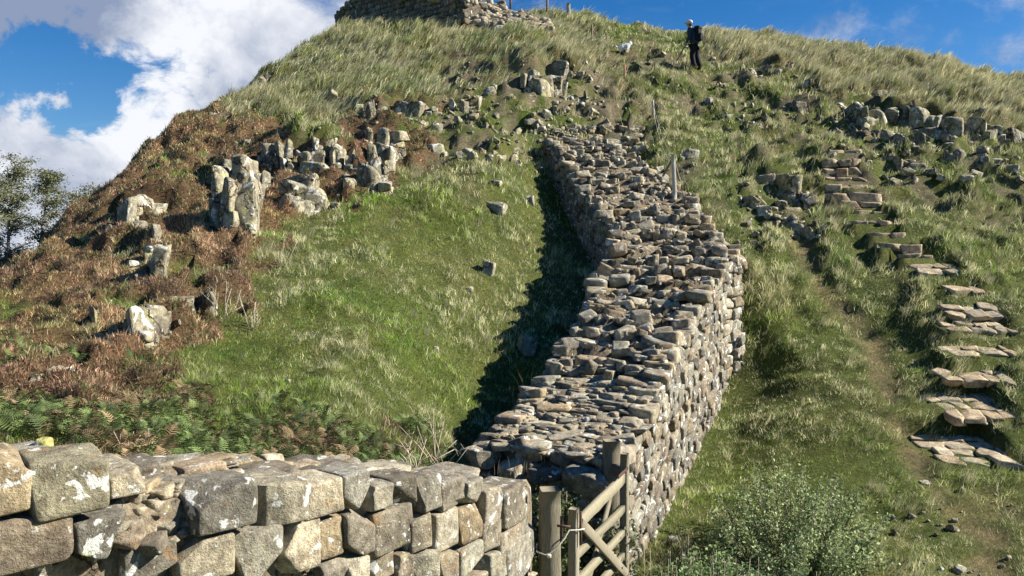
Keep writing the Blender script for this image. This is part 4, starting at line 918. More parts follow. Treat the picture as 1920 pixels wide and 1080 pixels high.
def vegetation():
    rng = np.random.default_rng(31)
    def sample(n, y0=4.3, y1=37, a=-.55, xr=.70):
        y = (y0**(a+1)+rng.uniform(0, 1, n)*(y1**(a+1)-y0**(a+1)))**(1/(a+1)); x = rng.uniform(-.70, xr, n)*(y+.6)
        x = np.clip(x, -14.8, 23.8); k = ~blocked(x, y); x, y = x[k], y[k]; return x, y, H(x, y)
    # ---- turf and long grass
    x, y, z = sample(900000)
    he, br, lo, cr, ri, pa = zones(x, y, z); u, v = proj(np.stack([x, y, z], -1))
    he = he > .5; br = br > .5; lo = lo > .5; cr = cr > .5; ri = ri > .5
    patch = fbm(x*.8, y*.8, 51, 4); fine = fbm(x*2.6, y*2.6, 57, 3); tus = fbm(x*1.25, y*1.25, 11, 3, .55); scr = fbm(x*1.1, y*1.1, 91, 4); st_ = fbm(x*.5+4, y*.5, 63, 4)
    p = np.ones(len(x)); p[he] = .04+.6*(fine[he] > .62); p[br] = .85; p *= 1-.65*np.clip(pa, 0, 1); p[(scr > .57)&(y > 16)&~cr&~lo] *= .35
    ledz = (u > 830)&(u < 1200)&(v < 300)&(v > 120); p[ledz] *= .4
    k = rng.uniform(0, 1, len(x)) < p
    x, y, z, he, br, lo, cr, ri, patch, fine, tus, st_, u, v = [q[k] for q in (x, y, z, he, br, lo, cr, ri, patch, fine, tus, st_, u, v)]
    n = len(x); r1 = rng.uniform(0, 1, n); r2 = rng.normal(0, 1, n)
    SG = steepness()[np.clip(((x-GX[0])/.1+.5).astype(int), 0, len(GX)-1), np.clip(((y-GY[0])/.1+.5).astype(int), 0, len(GY)-1)]
    k = ~((SG > 1.05)&(ledges(u, v) > .5)&(rng.uniform(0, 1, len(x)) < .4)); x, y, z, he, br, lo, cr, ri, patch, fine, tus, st_, u, v = [q[k] for q in (x, y, z, he, br, lo, cr, ri, patch, fine, tus, st_, u, v)]
    n = len(x); r1 = rng.uniform(0, 1, n); r2 = rng.normal(0, 1, n)
    G1, G2, DK, ST, OL = np.array([.19, .335, .04]), np.array([.37, .47, .09]), np.array([.05, .10, .02]), np.array([.68, .62, .37]), np.array([.34, .38, .12])
    c = lerp(np.broadcast_to(G1, (n, 3)), np.broadcast_to(G2, (n, 3)), np.clip(fine*1.6-.3, 0, 1)); 
    c = lerp(c, np.broadcast_to(OL, (n, 3)), sstep(.46, .66, patch)*.7*np.where(ri&(y < 15), .5, 1)+sstep(17, 24, y)*.25)
    h = .04+.045*rng.uniform(0, 1, n)+.06*sstep(.45, .65, tus); lean = np.clip(.62+.25*r2, .1, 1)
    mic = fbm(x*9, y*9, 101, 2)
    up = (v < 330)&~he
    pr_st = .10+.30*sstep(.48, .60, st_)+.20*lo+.38*cr+.12*(ri&(tus > .52))+.08*up; pr_st = np.where(br, .10, pr_st)*np.clip(.2+mic*1.7, .3, 2)
    st = r1 < pr_st*1.0; dk = (~st)&(rng.uniform(0, 1, n) < .12+.18*(tus < .45))
    c[dk] = DK*rng.uniform(.8, 1.3, (dk.sum(), 1)); th = rng.uniform(0, 1, n) < .03+.14*(fbm(x*1.9, y*1.9, 131, 3) > .60); c[th] = np.array([.32, .25, .13])*rng.uniform(.6, 1.2, (th.sum(), 1)); c[st] = ST*rng.uniform(.65, 1.15, (st.sum(), 1))*np.array([1, 1, 1])
    longp = lo|cr; h = np.where(longp, .13+.14*rng.uniform(0, 1, n)*(.5+tus), h); h = np.where(ri&~cr&(tus > .55), .07+.08*rng.uniform(0, 1, n), h); h = np.where((y < 14)&ri, h*.6, h); h = np.where(~ri&~longp&(y < 16), h*.75, h)
    h = np.where(st, h*1.35, h); h = np.where(up&~longp, h*1.25, h)
    lean = np.where(longp, np.clip(.72+.15*r2, .3, 1), lean); lean = np.where(ri&(tus > .5), np.clip(.65+.2*r2, .2, 1), lean)
    wind = fbm(x*.3, y*.3, 3, 2)*1.6-.8
    az = np.where(longp|(ri&(tus > .5)), wind-.2+rng.normal(0, .45, n), rng.uniform(0, 6.28, n))
    az = np.where(ri&(tus > .5)&~cr, -1.0+rng.normal(0, 1.6, n), az)
    w = np.maximum(.006, y*.00075)*rng.uniform(.7, 1.4, n); w = np.where(br, .006, w)
    c *= rng.uniform(.75, 1.25, (n, 1))*np.clip(.05+1.85*mic, .35, 1.6)[:, None]; h = h*(.55+.9*mic)
    P = np.stack([x, y, z-.01], 1); mb = MB()
    lg = h > .13
    blades(mb, P[lg], h[lg], w[lg], az[lg], lean[lg], c[lg]); blades(mb, P[~lg], h[~lg], w[~lg]*1.25, az[~lg], lean[~lg], c[~lg], seg=1)
    # tall pale tussocks
    mt = 2600; x, y, z = sample(26000, a=.2); u, v = proj(np.stack([x, y, z], -1)); he, br, lo, cr, ri, pa = zones(x, y, z); tus = fbm(x*1.25, y*1.25, 11, 3, .55)
    pp = (.35*(ri > .5)*(tus > .5)+.5*(lo > .5)*(fbm(x*.9, y*.9, 13, 3) > .5)+.5*(cr > .5)+.05)*(1-pa)*(he < .5)*(br < .5); pp[(u < 1100)&(v > 330)] *= .35
    pp[(u > 1200)&(u < 1600)&(v > 700)] = 0
    k = rng.uniform(0, 1, len(x)) < pp; x, y = x[k][:mt], y[k][:mt]; nb = 46
    rr = np.abs(rng.normal(0, .07, (len(x), nb))); aa = rng.uniform(0, 6.28, (len(x), nb)); X = (x[:, None]+rr*np.cos(aa)).ravel(); Y = (y[:, None]+rr*np.sin(aa)).ravel(); n = len(X)
    pale = np.repeat(rng.uniform(0, 1, len(x)), nb); wd = np.repeat(np.where(x > 3.5, -.9, .1), nb)+rng.normal(0, .6, n)
    c = lerp(np.broadcast_to([.24, .29, .09], (n, 3)), np.broadcast_to([.66, .60, .37], (n, 3)), np.clip(pale*1.2-.1+rng.normal(0, .25, n), 0, 1))*rng.uniform(.7, 1.2, (n, 1))
    hh = np.repeat(rng.uniform(.14, .34, len(x)), nb)*rng.uniform(.5, 1.1, n)*np.where(Y < 12, .7, 1)
    blades(mb, np.stack([X, Y, H(X, Y)-.01], 1), hh, np.maximum(.004, Y*.0005)*rng.uniform(.7, 1.3, n), wd, np.clip(rng.normal(.66, .22, n), .1, 1), c)
    tag(mb.build('grass', M['grass'], smooth=False), 'green turf and wind-combed straw-coloured long grass covering the hill', 'grass', None, 'stuff')
    # ---- heather
    x, y, z = sample(760000, 4.5, 28, a=-.3, xr=-.08); he, br, lo, cr, ri, pa = zones(x, y, z); fine = fbm(x*2.6, y*2.6, 57, 3)
    edge = fbm(x*1.1+3, y*1.1, 83, 4)
    k = (he > .5)&((fine < .60)|(rng.uniform(0, 1, len(x)) < .3)); k |= (br > .5)&(edge > .6)&(rng.uniform(0, 1, len(x)) < .5)
    x, y, z = x[k], y[k], z[k]; n = len(x); t = fbm(x*.7, y*.7, 87, 4); pk = fbm(x*.9, y*.9, 95, 3)
    A, B, Cc, D = np.array([.43, .285, .17]), np.array([.28, .185, .115]), np.array([.50, .38, .18]), np.array([.46, .28, .17])
    mic = fbm(x*5, y*5, 111, 3)
    c = lerp(np.broadcast_to(B, (n, 3)), np.broadcast_to(A, (n, 3)), sstep(.35, .55, t)); c = lerp(c, np.broadcast_to(Cc, (n, 3)), sstep(.52, .68, t)*.8); c = lerp(c, np.broadcast_to(D, (n, 3)), sstep(.58, .66, pk)*.7)
    gr = rng.uniform(0, 1, n) < .06+.25*(fbm(x*1.4, y*1.4, 121, 3) > .56); c[gr] = [.22, .24, .09]; c = c*rng.uniform(.55, 1.35, (n, 1))*np.clip(.15+2.0*mic, .45, 1.7)[:, None]
    bil = np.clip(1-np.abs(fbm(x*1.5, y*1.5, 41, 3)-.5)*4, 0, 1)
    mb = MB(); blades(mb, np.stack([x, y, z-.02], 1), (.05+.07*rng.uniform(0, 1, n))*(.5+.6*bil)*(.4+1.2*mic), np.maximum(.014, y*.0013)*rng.uniform(.7, 1.3, n), rng.uniform(0, 6.28, n), np.clip(rng.normal(.6, .3, n), 0, 1), c)
    tag(mb.build('heather', M['heather'], smooth=False), 'rust-brown heather in low mounds covering the left slope', 'heather', None, 'stuff')
    # ---- bracken
    def frond(rg):
        V = []; Fc = []; nn = 11
        for i in range(nn):
            t = i/(nn-1); q = np.array([t, 0, .35*math.sin(t*2.2)-.25*t*t]); ln = .33*(math.sin(min(1, t*1.05+.12)*math.pi*.93))+.02
            for sg in (-1, 1):
                b = len(V); tipp = q+np.array([ln*.35, sg*ln, -.06*ln+rg.normal()*.02]); wv = np.array([.042, 0, 0]); mdp = (q+tipp)/2
                V += [q-wv*.5, q+wv*.6, mdp+wv*.9+[0, 0, .012], tipp, mdp-wv*.3-[0, 0, .01]]; Fc += [[b, b+1, b+2], [b, b+2, b+4], [b+4, b+2, b+3]]
        return np.array(V), np.array(Fc)
    fr = [frond(rng) for _ in range(4)]; x, y, z = sample(60000, 4.6, 13, -.2); he, br, lo, cr, ri, pa = zones(x, y, z); dn = fbm(x*1.3, y*1.3, 15, 3)
    k = (br > .5)&(dn > .38)|((he > .5)&(y < 9.5)&(dn > .66)); x, y, z = x[k][:6000], y[k][:6000], z[k][:6000]; mb = MB(); rus = fbm(x*1.1+3, y*1.1, 83, 4)
    for i in range(len(x)):
        V, Fc = fr[i % 4]; s = rng.uniform(.07, .18); a = rng.uniform(0, 6.28); el = rng.uniform(-.9, -.15)
        R = np.array(Matrix.Rotation(a, 3, 'Z')@Matrix.Rotation(el, 3, 'Y')@Matrix.Rotation(rng.normal()*.4, 3, 'X'))
        if rng.uniform() < .14+.5*(rus[i] > .60): c = np.array([.28, .19, .10])*rng.uniform(.4, 1.3)
        else: c = np.array([.12, .165, .05])*rng.uniform(.3, 1.6)
        mb.add((V*s)@R.T+np.array([x[i], y[i], z[i]+rng.uniform(.0, .12)]), Fc, c)
    tag(mb.build('bracken', M['leaf'], smooth=False), 'green bracken with russet dying fronds behind the near wall', 'bracken', None, 'stuff')
    # ---- dry grass and weeds rooted in the wall tops and along shadow edge
    mb = MB(); X = []; 
    for px, py, Y, n_, hh, sp in [(1000,735,10.6,14,.42,.12),(985,745,10.4,8,.3,.1),(1165,545,13.5,26,.22,.12),(1150,590,12.6,22,.2,.12),(1235,640,11.1,24,.2,.12),(1225,600,11.8,20,.18,.1),(1300,480,14.6,22,.2,.12),(1205,520,13.8,16,.2,.1),(1120,470,15,10,.22,.1),(1010,850,8.6,20,.14,.12),(960,870,8.4,20,.16,.1),(1100,420,17,18,.2,.15),(1280,400,17.5,20,.2,.15),(1250,560,12.8,18,.2,.12)]:
        c0 = at(px, py+8, Y); q = rng.normal(0, sp, (n_, 2)); X = np.column_stack([c0[0]+q[:, 0], c0[1]+q[:, 1]*.6, np.full(n_, c0[2]-.05)])
        blades(mb, X, hh*rng.uniform(.5, 1.2, n_), np.full(n_, .007), rng.uniform(0, 6.28, n_), rng.uniform(.05, .45, n_), np.array([[.33, .26, .14]])*rng.uniform(.6, 1.3, (n_, 1)))
    tag(mb.build('dry_grass', M['grass'], smooth=False), 'dry grass stems sprouting from joints in the wall top', 'grass', None, 'stuff')

def leaves(mb, P, size, rng, col, asp=.55, flat=0.5):
    n = len(P); a = rng.normal(size=(n, 3)); a[:, 2] *= flat; a /= np.linalg.norm(a, axis=1, keepdims=True); b = rng.normal(size=(n, 3)); b -= (b*a).sum(1, keepdims=True)*a; b /= np.linalg.norm(b, axis=1, keepdims=True)
    s = (size*rng.uniform(.6, 1.4, n))[:, None]; a = a*s; b = b*s*asp*.5
    V = np.stack([P, P+a*.45+b, P+a, P+a*.45-b], 1).reshape(-1, 3); i = np.arange(n)[:, None]*4; mb.add(V, i+np.array([[0, 1, 2, 3]]), np.repeat(col, 4, 0))
def tube(mb, pts, rad, col, k=6):
    pts = np.array(pts, float); rad = np.broadcast_to(rad, (len(pts),)); V = []
    for i in range(len(pts)):
        d = pts[min(i+1, len(pts)-1)]-pts[max(i-1, 0)]; d /= np.linalg.norm(d)+1e-9; u = np.cross(d, [.3, .2, .93]); u /= np.linalg.norm(u)+1e-9; w = np.cross(d, u)
        a = np.arange(k)/k*2*math.pi; V.append(pts[i]+(np.cos(a)[:, None]*u+np.sin(a)[:, None]*w)*rad[i])
    V.append(pts[:1]); V.append(pts[-1:]); V = np.concatenate(V); n = len(pts); q = [[i*k+j, i*k+(j+1) % k, (i+1)*k+(j+1) % k, (i+1)*k+j] for i in range(n-1) for j in range(k)]
    t = [[n*k, (j+1) % k, j] for j in range(k)]+[[n*k+1, (n-1)*k+j, (n-1)*k+(j+1) % k] for j in range(k)]
    mb.add2(V, q, t, col)
def tree(px, top, Y, spread, seed, label, lean=.5, nleaf=9000):
    rng = np.random.default_rng(seed); T = at(px, top, Y); base = np.array([T[0]-lean*.8, Y, T[2]-10.5]); root = empty('windblown_tree', base, label, 'tree', 'windswept trees behind the left slope')
    tr = MB(); k = 9; pts = [base+(T-base)*t+np.array([math.sin(t*5+seed)*.18, math.cos(t*4+seed)*.2, 0])*(t > 0) for t in np.linspace(0, 1, k)]
    tube(tr, pts, np.linspace(.15, .02, k), (.34, .31, .27), 7); LP = []
    for i in range(46):
        t = 1-rng.uniform(.0, 1)**1.2*.6-.01; q = t*(k-1); i0 = int(q); p = pts[i0]+(pts[min(i0+1, k-1)]-pts[i0])*(q-i0); a = rng.uniform(0, 6.28); ln = spread*(1.18-t)**.5*rng.uniform(.55, 1.15)
        d = np.array([math.cos(a)+.35*lean, math.sin(a)*.8, rng.uniform(.1, .7)]); d /= np.linalg.norm(d); br = [p+d*ln*s+np.array([.25*lean*s*s*ln, 0, .12*s*s*ln]) for s in np.linspace(0, 1, 6)]
        tube(tr, br, np.linspace(.045, .01, 6)*(1.3-t*.6), (.28, .25, .21), 4)
        for j in range(9):
            s = rng.uniform(.3, 1); q2 = p+d*ln*s+np.array([.25*lean*s*s*ln, 0, .12*s*s*ln]); d2 = rng.normal(size=3)*[1, 1, .45]+[.5*lean, 0, .15]; d2 /= np.linalg.norm(d2); l2 = rng.uniform(.25, .6)*spread*.45
            tube(tr, [q2, q2+d2*l2*.5, q2+d2*l2+[.05, 0, .04]], [.012, .009, .005], (.25, .22, .18), 3)
            m = int(nleaf/46/9); s3 = rng.uniform(0, 1.15, (m, 1)); LP.append(q2+d2*l2*s3+rng.normal(size=(m, 3))*[.20, .2, .10])
    tr.build('trunk', M['bark'], root); LP = np.concatenate(LP); lb = MB(); n = len(LP)
    c = np.array([[.14, .155, .07]])*rng.uniform(.5, 1.7, (n, 1)); c[rng.uniform(0, 1, n) < .15] = [.13, .13, .05]
    leaves(lb, LP, .10, rng, c, .45, .5); lb.build('crown', M['leaf'], root, smooth=False)
def trees():
    tree(30, 300, 36, 1.45, 1, 'tallest of the windswept trees, nearest the left edge, with a ragged top', .6, 9500)
    tree(82, 328, 35, 1.25, 2, 'second windswept tree with a pale trunk and a broad dark crown', .5, 8500)
    tree(134, 356, 36, 1.1, 3, 'third windswept tree, low dense crown above the heather', .5, 6000)
    tree(174, 346, 37, .7, 4, 'thin wispy tree farthest to the right, almost touching the heather skyline', .7, 2600)
    tree(-8, 352, 33, 1.6, 5, 'dark tree cut by the left edge of the view behind the others', .3, 7500)
def shrubs():
    rng = np.random.default_rng(8)
    def shrub(name, label, cx, cy, rx, ry, hz, nst, nl, size, col, seed, group=None, cat='shrub', spikes=0):
        rng = np.random.default_rng(seed); g = float(H(cx, cy)); root = empty(name, (cx, cy, g), label, cat, group); sm = MB(); LP = []
        for i in range(nst):
            a = rng.uniform(0, 6.28); r = rng.uniform(0, 1)**.5; bx, by = cx+math.cos(a)*r*rx*.6, cy+math.sin(a)*r*ry*.6; ex, ey = cx+math.cos(a)*r*rx, cy+math.sin(a)*r*ry
            h = hz*(1-.5*r*r)*rng.uniform(.35, 1.2); z0 = float(H(bx, by)); pts = [np.array([bx, by, z0]), np.array([(bx+ex)/2, (by+ey)/2, z0+h*.55]), np.array([ex, ey, z0+h])]
            tube(sm, pts, [.008, .006, .003], (.2, .17, .11), 4); m = nl//nst; t = rng.uniform(.15, 1.05, (m, 1)); q = np.where(t < .5, pts[0]+(pts[1]-pts[0])*t*2, pts[1]+(pts[2]-pts[1])*(t*2-1)); LP.append(q+rng.normal(size=(m, 3))*[.038, .038, .035])
        for i in range(spikes):
            x, y = cx+rng.normal()*rx*.45, cy+rng.normal()*ry*.4; z0 = float(H(x, y))+hz*.5; tube(sm, [[x, y, z0-.3], [x+rng.normal()*.02, y, z0+rng.uniform(.1, .35)]], [.005, .004], (.42, .36, .26), 4)
        sm.build('stems', M['bark'], root); LP = np.concatenate(LP); n = len(LP); lb = MB(); c = np.array([col])*rng.uniform(.55, 1.55, (n, 1)); q = rng.uniform(0, 1, n) < .12; c[q] = np.array([.25, .26, .15])
        leaves(lb, LP, size, rng, c, .6, .8); lb.build('leaves', M['leaf'], root, smooth=False)
    g = 'leafy shrubs on the turf beside the gate end of the wall'
    p = at(1500, 985, 8.5); shrub('leafy_shrub', 'largest grey-green leafy shrub on the turf at the bottom, right of the wall', p[0], 8.65, .95, 1.1, .92, 120, 17000, .036, (.27, .33, .14), 1, g)
    p = at(1330, 1060, 7.7); shrub('leafy_shrub', 'nettle-like shrub with upright dry stalks at the bottom, left of the big shrub', p[0], 7.7, .62, .5, .55, 110, 9000, .040, (.20, .29, .11), 2, g, spikes=40)
    p = at(1450, 1120, 7.2); shrub('leafy_shrub', 'low shrub cut by the bottom edge in front of the big one', p[0], 7.1, .6, .5, .55, 80, 9000, .036, (.21, .27, .12), 3, g, spikes=10)
    p = at(1075, 575, 14.0); shrub('seedling_shrub', 'small pale-leaved seedling in the wall shadow, above the lichened boulder', p[0]-.1, 14.2, .28, .2, .5, 14, 260, .045, (.35, .38, .27), 4)
    # creeper in the gap between the two walls
    root = empty('creeper', (.36, 7.3, -3.3), 'dark leafy creeper climbing in the gap between near wall and gate post', 'creeper'); lb = MB(); sm = MB()
    P = np.column_stack([rng.normal(.40, .10, 5200), rng.normal(7.75, .22, 5200), rng.uniform(-3.4, -2.35, 5200)]); P[:, 0] += (P[:, 2]+2.4)*-.06; P2 = np.column_stack([rng.uniform(.45, 1.3, 2600), rng.normal(8.1, .15, 2600), -3.4+rng.uniform(0, 1, 2600)**2*.7]); P = np.vstack([P, P2])
    leaves(lb, P, .035, rng, np.array([[.10, .13, .05]])*rng.uniform(.4, 1.6, (len(P), 1)), .7, 1.)
    for i in range(9): x = rng.normal(.4, .08); tube(sm, [[x, 7.8, -3.4], [x+.05, 7.8, -2.9], [x+rng.normal()*.08, 7.75, -2.3]], [.012, .01, .005], (.2, .15, .1), 5)
    sm.build('stems', M['bark'], root); lb.build('leaves', M['leaf'], root, smooth=False)
    # bleached dead stalks behind the near wall
    for (px, py, Y, n_, lab, h) in [(825,868,8.0,9,'bleached dead stalks fanning up beside the broken wall end',.55),(780,874,7.2,7,'thin dead stalks rising from the bracken behind the near wall',.4),(255,872,5.9,6,'two or three dry stems behind the near wall, low left',.3),(415,600,11.4,8,'bare twigs at the edge between heather and grass',.5),(530,500,13.5,6,'bare twigs on the green bank under the crags',.5),(468,620,11,8,'dry stalks standing where the grass turns straw-coloured',.45)]:
        c = hit(px, py) if py < 860 else at(px, py, Y); mb = MB(); rg = np.random.default_rng(px)
        for i in range(n_):
            a = rg.normal()*.45; l = h*rg.uniform(.5, 1.2); b = c+np.array([rg.normal()*.06, rg.normal()*.05, -.05]); e = b+np.array([math.sin(a)*l, rg.normal()*.1, math.cos(a)*l]); tube(mb, [b, (b+e)/2+rg.normal(size=3)*.02, e], [.006, .005, .003], (.45, .38, .27), 4)
            for _ in range(2): q = b+(e-b)*rg.uniform(.4, .9); tube(mb, [q, q+np.array([rg.normal()*.07, rg.normal()*.04, .08])], [.003, .002], (.45, .38, .27), 3)
        tag(mb.build('dead_stalks', M['bark'], origin=c), lab, 'dead plant', 'dead stalks')

# ---------------------------------------------------------------- gate, posts, fences
def beam(mb, a, b, w, t, rng, col=(.33, .30, .22), n=10, side=None, wobble=.012):
    """a sawn timber between two points, w across, t thick, slightly warped with worn arrises"""
    a = np.array(a, float); b = np.array(b, float); L = np.linalg.norm(b-a); u = (b-a)/L
    s = np.array(side if side is not None else (0, 0, 1), float); s = s-u*(s@u); s /= np.linalg.norm(s); q = np.cross(u, s); V = []; K = 8
    oc = np.array([(-1, -.72), (-.86, -1), (.86, -1), (1, -.72), (1, .72), (.86, 1), (-.86, 1), (-1, .72)])
    for i in range(n+1):
        f = i/n; c = a+(b-a)*f+s*math.sin(f*5+rng.uniform(0, 1))*wobble*.3; e = 1-.06*(i in (0, n))
        V.append(c+(oc[:, :1]*s*w/2+oc[:, 1:]*q*t/2)*e*(1+rng.normal()*wobble))
    V = np.concatenate(V); f4 = [[i*K+j, i*K+(j+1) % K, (i+1)*K+(j+1) % K, (i+1)*K+j] for i in range(n) for j in range(K)]
    f4 += [[0, 1, 2, 3], [0, 3, 4, 7], [4, 5, 6, 7]]; o = n*K; f4 += [[o+3, o+2, o+1, o], [o+7, o+4, o+3, o], [o+7, o+6, o+5, o+4]]
    mb.add(V, f4, np.array(col)*rng.uniform(.9, 1.1))
def one(name, mat, parent, fn, **k):
    mb = MB(); fn(mb); return mb.build(name, mat, parent, **k)
def gate():
    rng = np.random.default_rng(3); OAK = (.26, .225, .155)
    lp = np.array([.315, 6.52]); zt = at(0, 918, 6.5)[2]
    root = empty('gate_post', (*lp, -3.5), 'thick grey weathered oak gate post standing next to the near wall end', 'gate post')
    one('post', M['wood'], root, lambda m: (beam(m, (*lp, -3.7), (*lp+[.0, .0], zt), .165, .17, rng, OAK, 16, (1, .1, 0), .015)), smooth=False)
    one('catch_plate', M['iron'], root, lambda m: beam(m, (lp[0]+.09, 6.46, zt-.20), (lp[0]+.095, 6.46, zt-.42), .02, .03, rng, (.10, .06, .05), 3, (1, 0, 0)), smooth=False)
    one('staple', M['iron'], root, lambda m: tube(m, [(lp[0]+.05, 6.41, zt-.27), (lp[0]+.16, 6.40, zt-.275)], .011, (.12, .065, .05)))
    hp = np.array([1.035, 8.22]); zh = at(0, 828, 8.15)[2]
    root = empty('gate_post', (*hp, -3.6), 'square oak hanging post behind the gate, against the big wall', 'gate post')
    one('post', M['wood'], root, lambda m: beam(m, (hp[0], hp[1]+.0, -3.8), (hp[0], hp[1], zh), .17, .15, rng, OAK, 16, (1, .1, 0), .015), smooth=False)
    one('rail_stub', M['wood'], root, lambda m: beam(m, (hp[0]+.02, hp[1]-.05, zh-.28), (hp[0]+.10, hp[1]-.16, zh-.29), .13, .09, rng, (.22, .17, .12), 3), smooth=False)
    A = np.array([.515, 6.58, 0]); B = np.array([1.135, 7.98, 0]); D = (B-A); D /= np.linalg.norm(D); sd = np.array([D[1], -D[0], 0])
    root = empty('wooden_gate', (*((A+B)/2)[:2], -3.45), 'weathered bridle gate of five bars with crossed braces, tied to its post with cord', 'gate')
    def Z(p, z): return np.array([p[0], p[1], z])
    za = at(0, 953, 6.58)[2]; zb = at(0, 850, 7.98)[2]
    one('stile', M['wood'], root, lambda m: beam(m, Z(A, -3.42), Z(A, za), .085, .075, rng, (.33, .29, .21), 10, D, .02), smooth=False)
    one('stile', M['wood'], root, lambda m: beam(m, Z(B, -3.45), Z(B, zb), .085, .075, rng, OAK, 10, D, .02), smooth=False)
    for i, (z0, z1, w) in enumerate([(at(0, 985, 6.58)[2]-.03, at(0, 893, 7.98)[2]+.0, .11), (-2.52, -2.53, .075), (-2.76, -2.77, .075), (-3.0, -3.01, .075), (-3.26, -3.27, .085)]):
        one('bar', M['wood'], root, lambda m: beam(m, Z(A+D*.04, z0), Z(B-D*.04, z1), w, .045, rng, (.30, .265, .175) if i else (.34, .30, .20), 10, None, .02), smooth=False)
    one('brace', M['wood'], root, lambda m: beam(m, Z(A+sd*.05+D*.03, -2.23), Z(B+sd*.05-D*.02, -3.22), .09, .03, rng, OAK, 8, None, .02), smooth=False)
    one('brace', M['wood'], root, lambda m: beam(m, Z(A-sd*.045+D*.2, -3.2), Z(B-sd*.045-D*.28, -2.28), .07, .03, rng, OAK, 8, None, .02), smooth=False)
    one('latch_bar', M['iron'], root, lambda m: tube(m, [A+sd*.06+np.array([0, 0, za-.02]), A+sd*.06+np.array([.0, 0, za-.30])], .012, (.11, .06, .045)))
    one('strap_hinge', M['iron'], root, lambda m: beam(m, Z(B+sd*.035-D*.34, zb-.155), Z(B+sd*.035, zb-.14), .035, .008, rng, (.11, .06, .045), 4), smooth=False)
    # cord loop round post and stile
    cb = MB(); zz = at(0, 1030, 6.5)[2]; pts = [(.20, 6.42, zz+.01), (.27, 6.40, zz-.01), (.31, 6.40, zz+.005), (.37, 6.41, zz+.05), (.43, 6.43, zz+.12), (.47, 6.47, zz+.17), (.55, 6.49, zz+.165), (.60, 6.56, zz+.15)]
    tube(cb, pts, .006, (.62, .58, .46), 6); tube(cb, [(.20, 6.42, zz+.01), (.205, 6.5, zz+.0), (.21, 6.62, zz)], .006, (.62, .58, .46), 6)
    block(cb, rng, (.30, 6.39, zz-.015), (.035, .03, .03), None, n=4, r=.5, col=(.62, .58, .46)); tag(cb.build('cord', M['cloth'], origin=np.array([.3, 6.4, zz])), 'thin pale cord knotted round the gate post and the gate', 'cord')

def fences():
    rng = np.random.default_rng(6)
    P0 = at(1264, 366, 18.3); T0 = at(1262, 289, 18.3)
    root = empty('wire_fence', P0, 'old wire fence of mismatched posts running uphill behind the wall head', 'fence')
    def post(px, y0, y1, Y, w, mat, col, lab, round_=False, ox=0):
        a = at(px, y1+3, Y); b = at(px+ox, y0, Y); one('post', mat, root_cur[0], (lambda m: tube(m, [a, (a+b)/2, b], w/2, col, 6)) if round_ else (lambda m: beam(m, a, b, w, w, rng, col, 6, (1, 0, 0), .02)), smooth=False)['label'] = lab
    root_cur = [root]
    post(1265, 289, 372, 18.3, .085, M['wood'], (.55, .52, .43), 'pale squared wooden post at the lower end', ox=-3)
    post(1229, 188, 250, 23.6, .05, M['wood'], (.45, .41, .35), 'thin leaning grey post', True, -5)
    post(1171, 122, 182, 26.3, .07, M['iron'], (.30, .15, .09), 'rust-orange iron post', True)
    post(1110, 46, 92, 30.6, .06, M['iron'], (.22, .14, .11), 'dark rusty iron post near the top', True)
    one('brace', M['wood'], root, lambda m: beam(m, at(1261, 298, 18.32), at(1243, 330, 18.9), .04, .04, rng, (.2, .18, .14), 5), smooth=False)
    one('brace', M['wood'], root, lambda m: beam(m, at(1263, 298, 18.34), at(1275, 340, 18.6), .035, .035, rng, (.2, .18, .14), 5), smooth=False)
    def wire(a, b, sag, n=14): a, b = np.array(a), np.array(b); return [a+(b-a)*t-np.array([0, 0, sag*4*t*(1-t)]) for t in np.linspace(0, 1, n)]
    for i in range(2):
        one('wire', M['iron'], root, lambda m: tube(m, wire(at(1262, 292+i*22, 18.3), at(1225, 195+i*16, 23.6), .22), .007, (.35, .34, .32), 4))
        one('wire', M['iron'], root, lambda m: tube(m, wire(at(1226, 196+i*16, 23.6), at(1171, 130+i*15, 26.3), .1), .006, (.3, .28, .26), 4))
        one('wire', M['iron'], root, lambda m: tube(m, wire(at(1171, 128+i*15, 26.3), at(1110, 52+i*12, 30.6), .1), .006, (.3, .28, .26), 4))
    root = empty('wire_fence', at(1040, 40, 33), 'remains of a fence on the skyline right of the hilltop ruin', 'fence'); root_cur[0] = root
    post(1066, 6, 34, 33.6, .15, M['wood'], (.42, .38, .30), 'thick squared post')
    post(1025, -20, 30, 33.3, .09, M['iron'], (.22, .15, .12), 'thin dark iron post', True, 2)
    post(957, -25, 14, 33.2, .085, M['iron'], (.15, .12, .1), 'thin black post beside the ruin', True)
    for y in (2, 14): one('wire', M['iron'], root, lambda m: tube(m, wire(at(957, y-8, 33.2), at(1025, y, 33.3), .25), .006, (.25, .22, .2), 4)); one('wire', M['iron'], root, lambda m: tube(m, wire(at(1025, y, 33.3), at(1066, y+10, 33.5), .08), .006, (.25, .22, .2), 4))

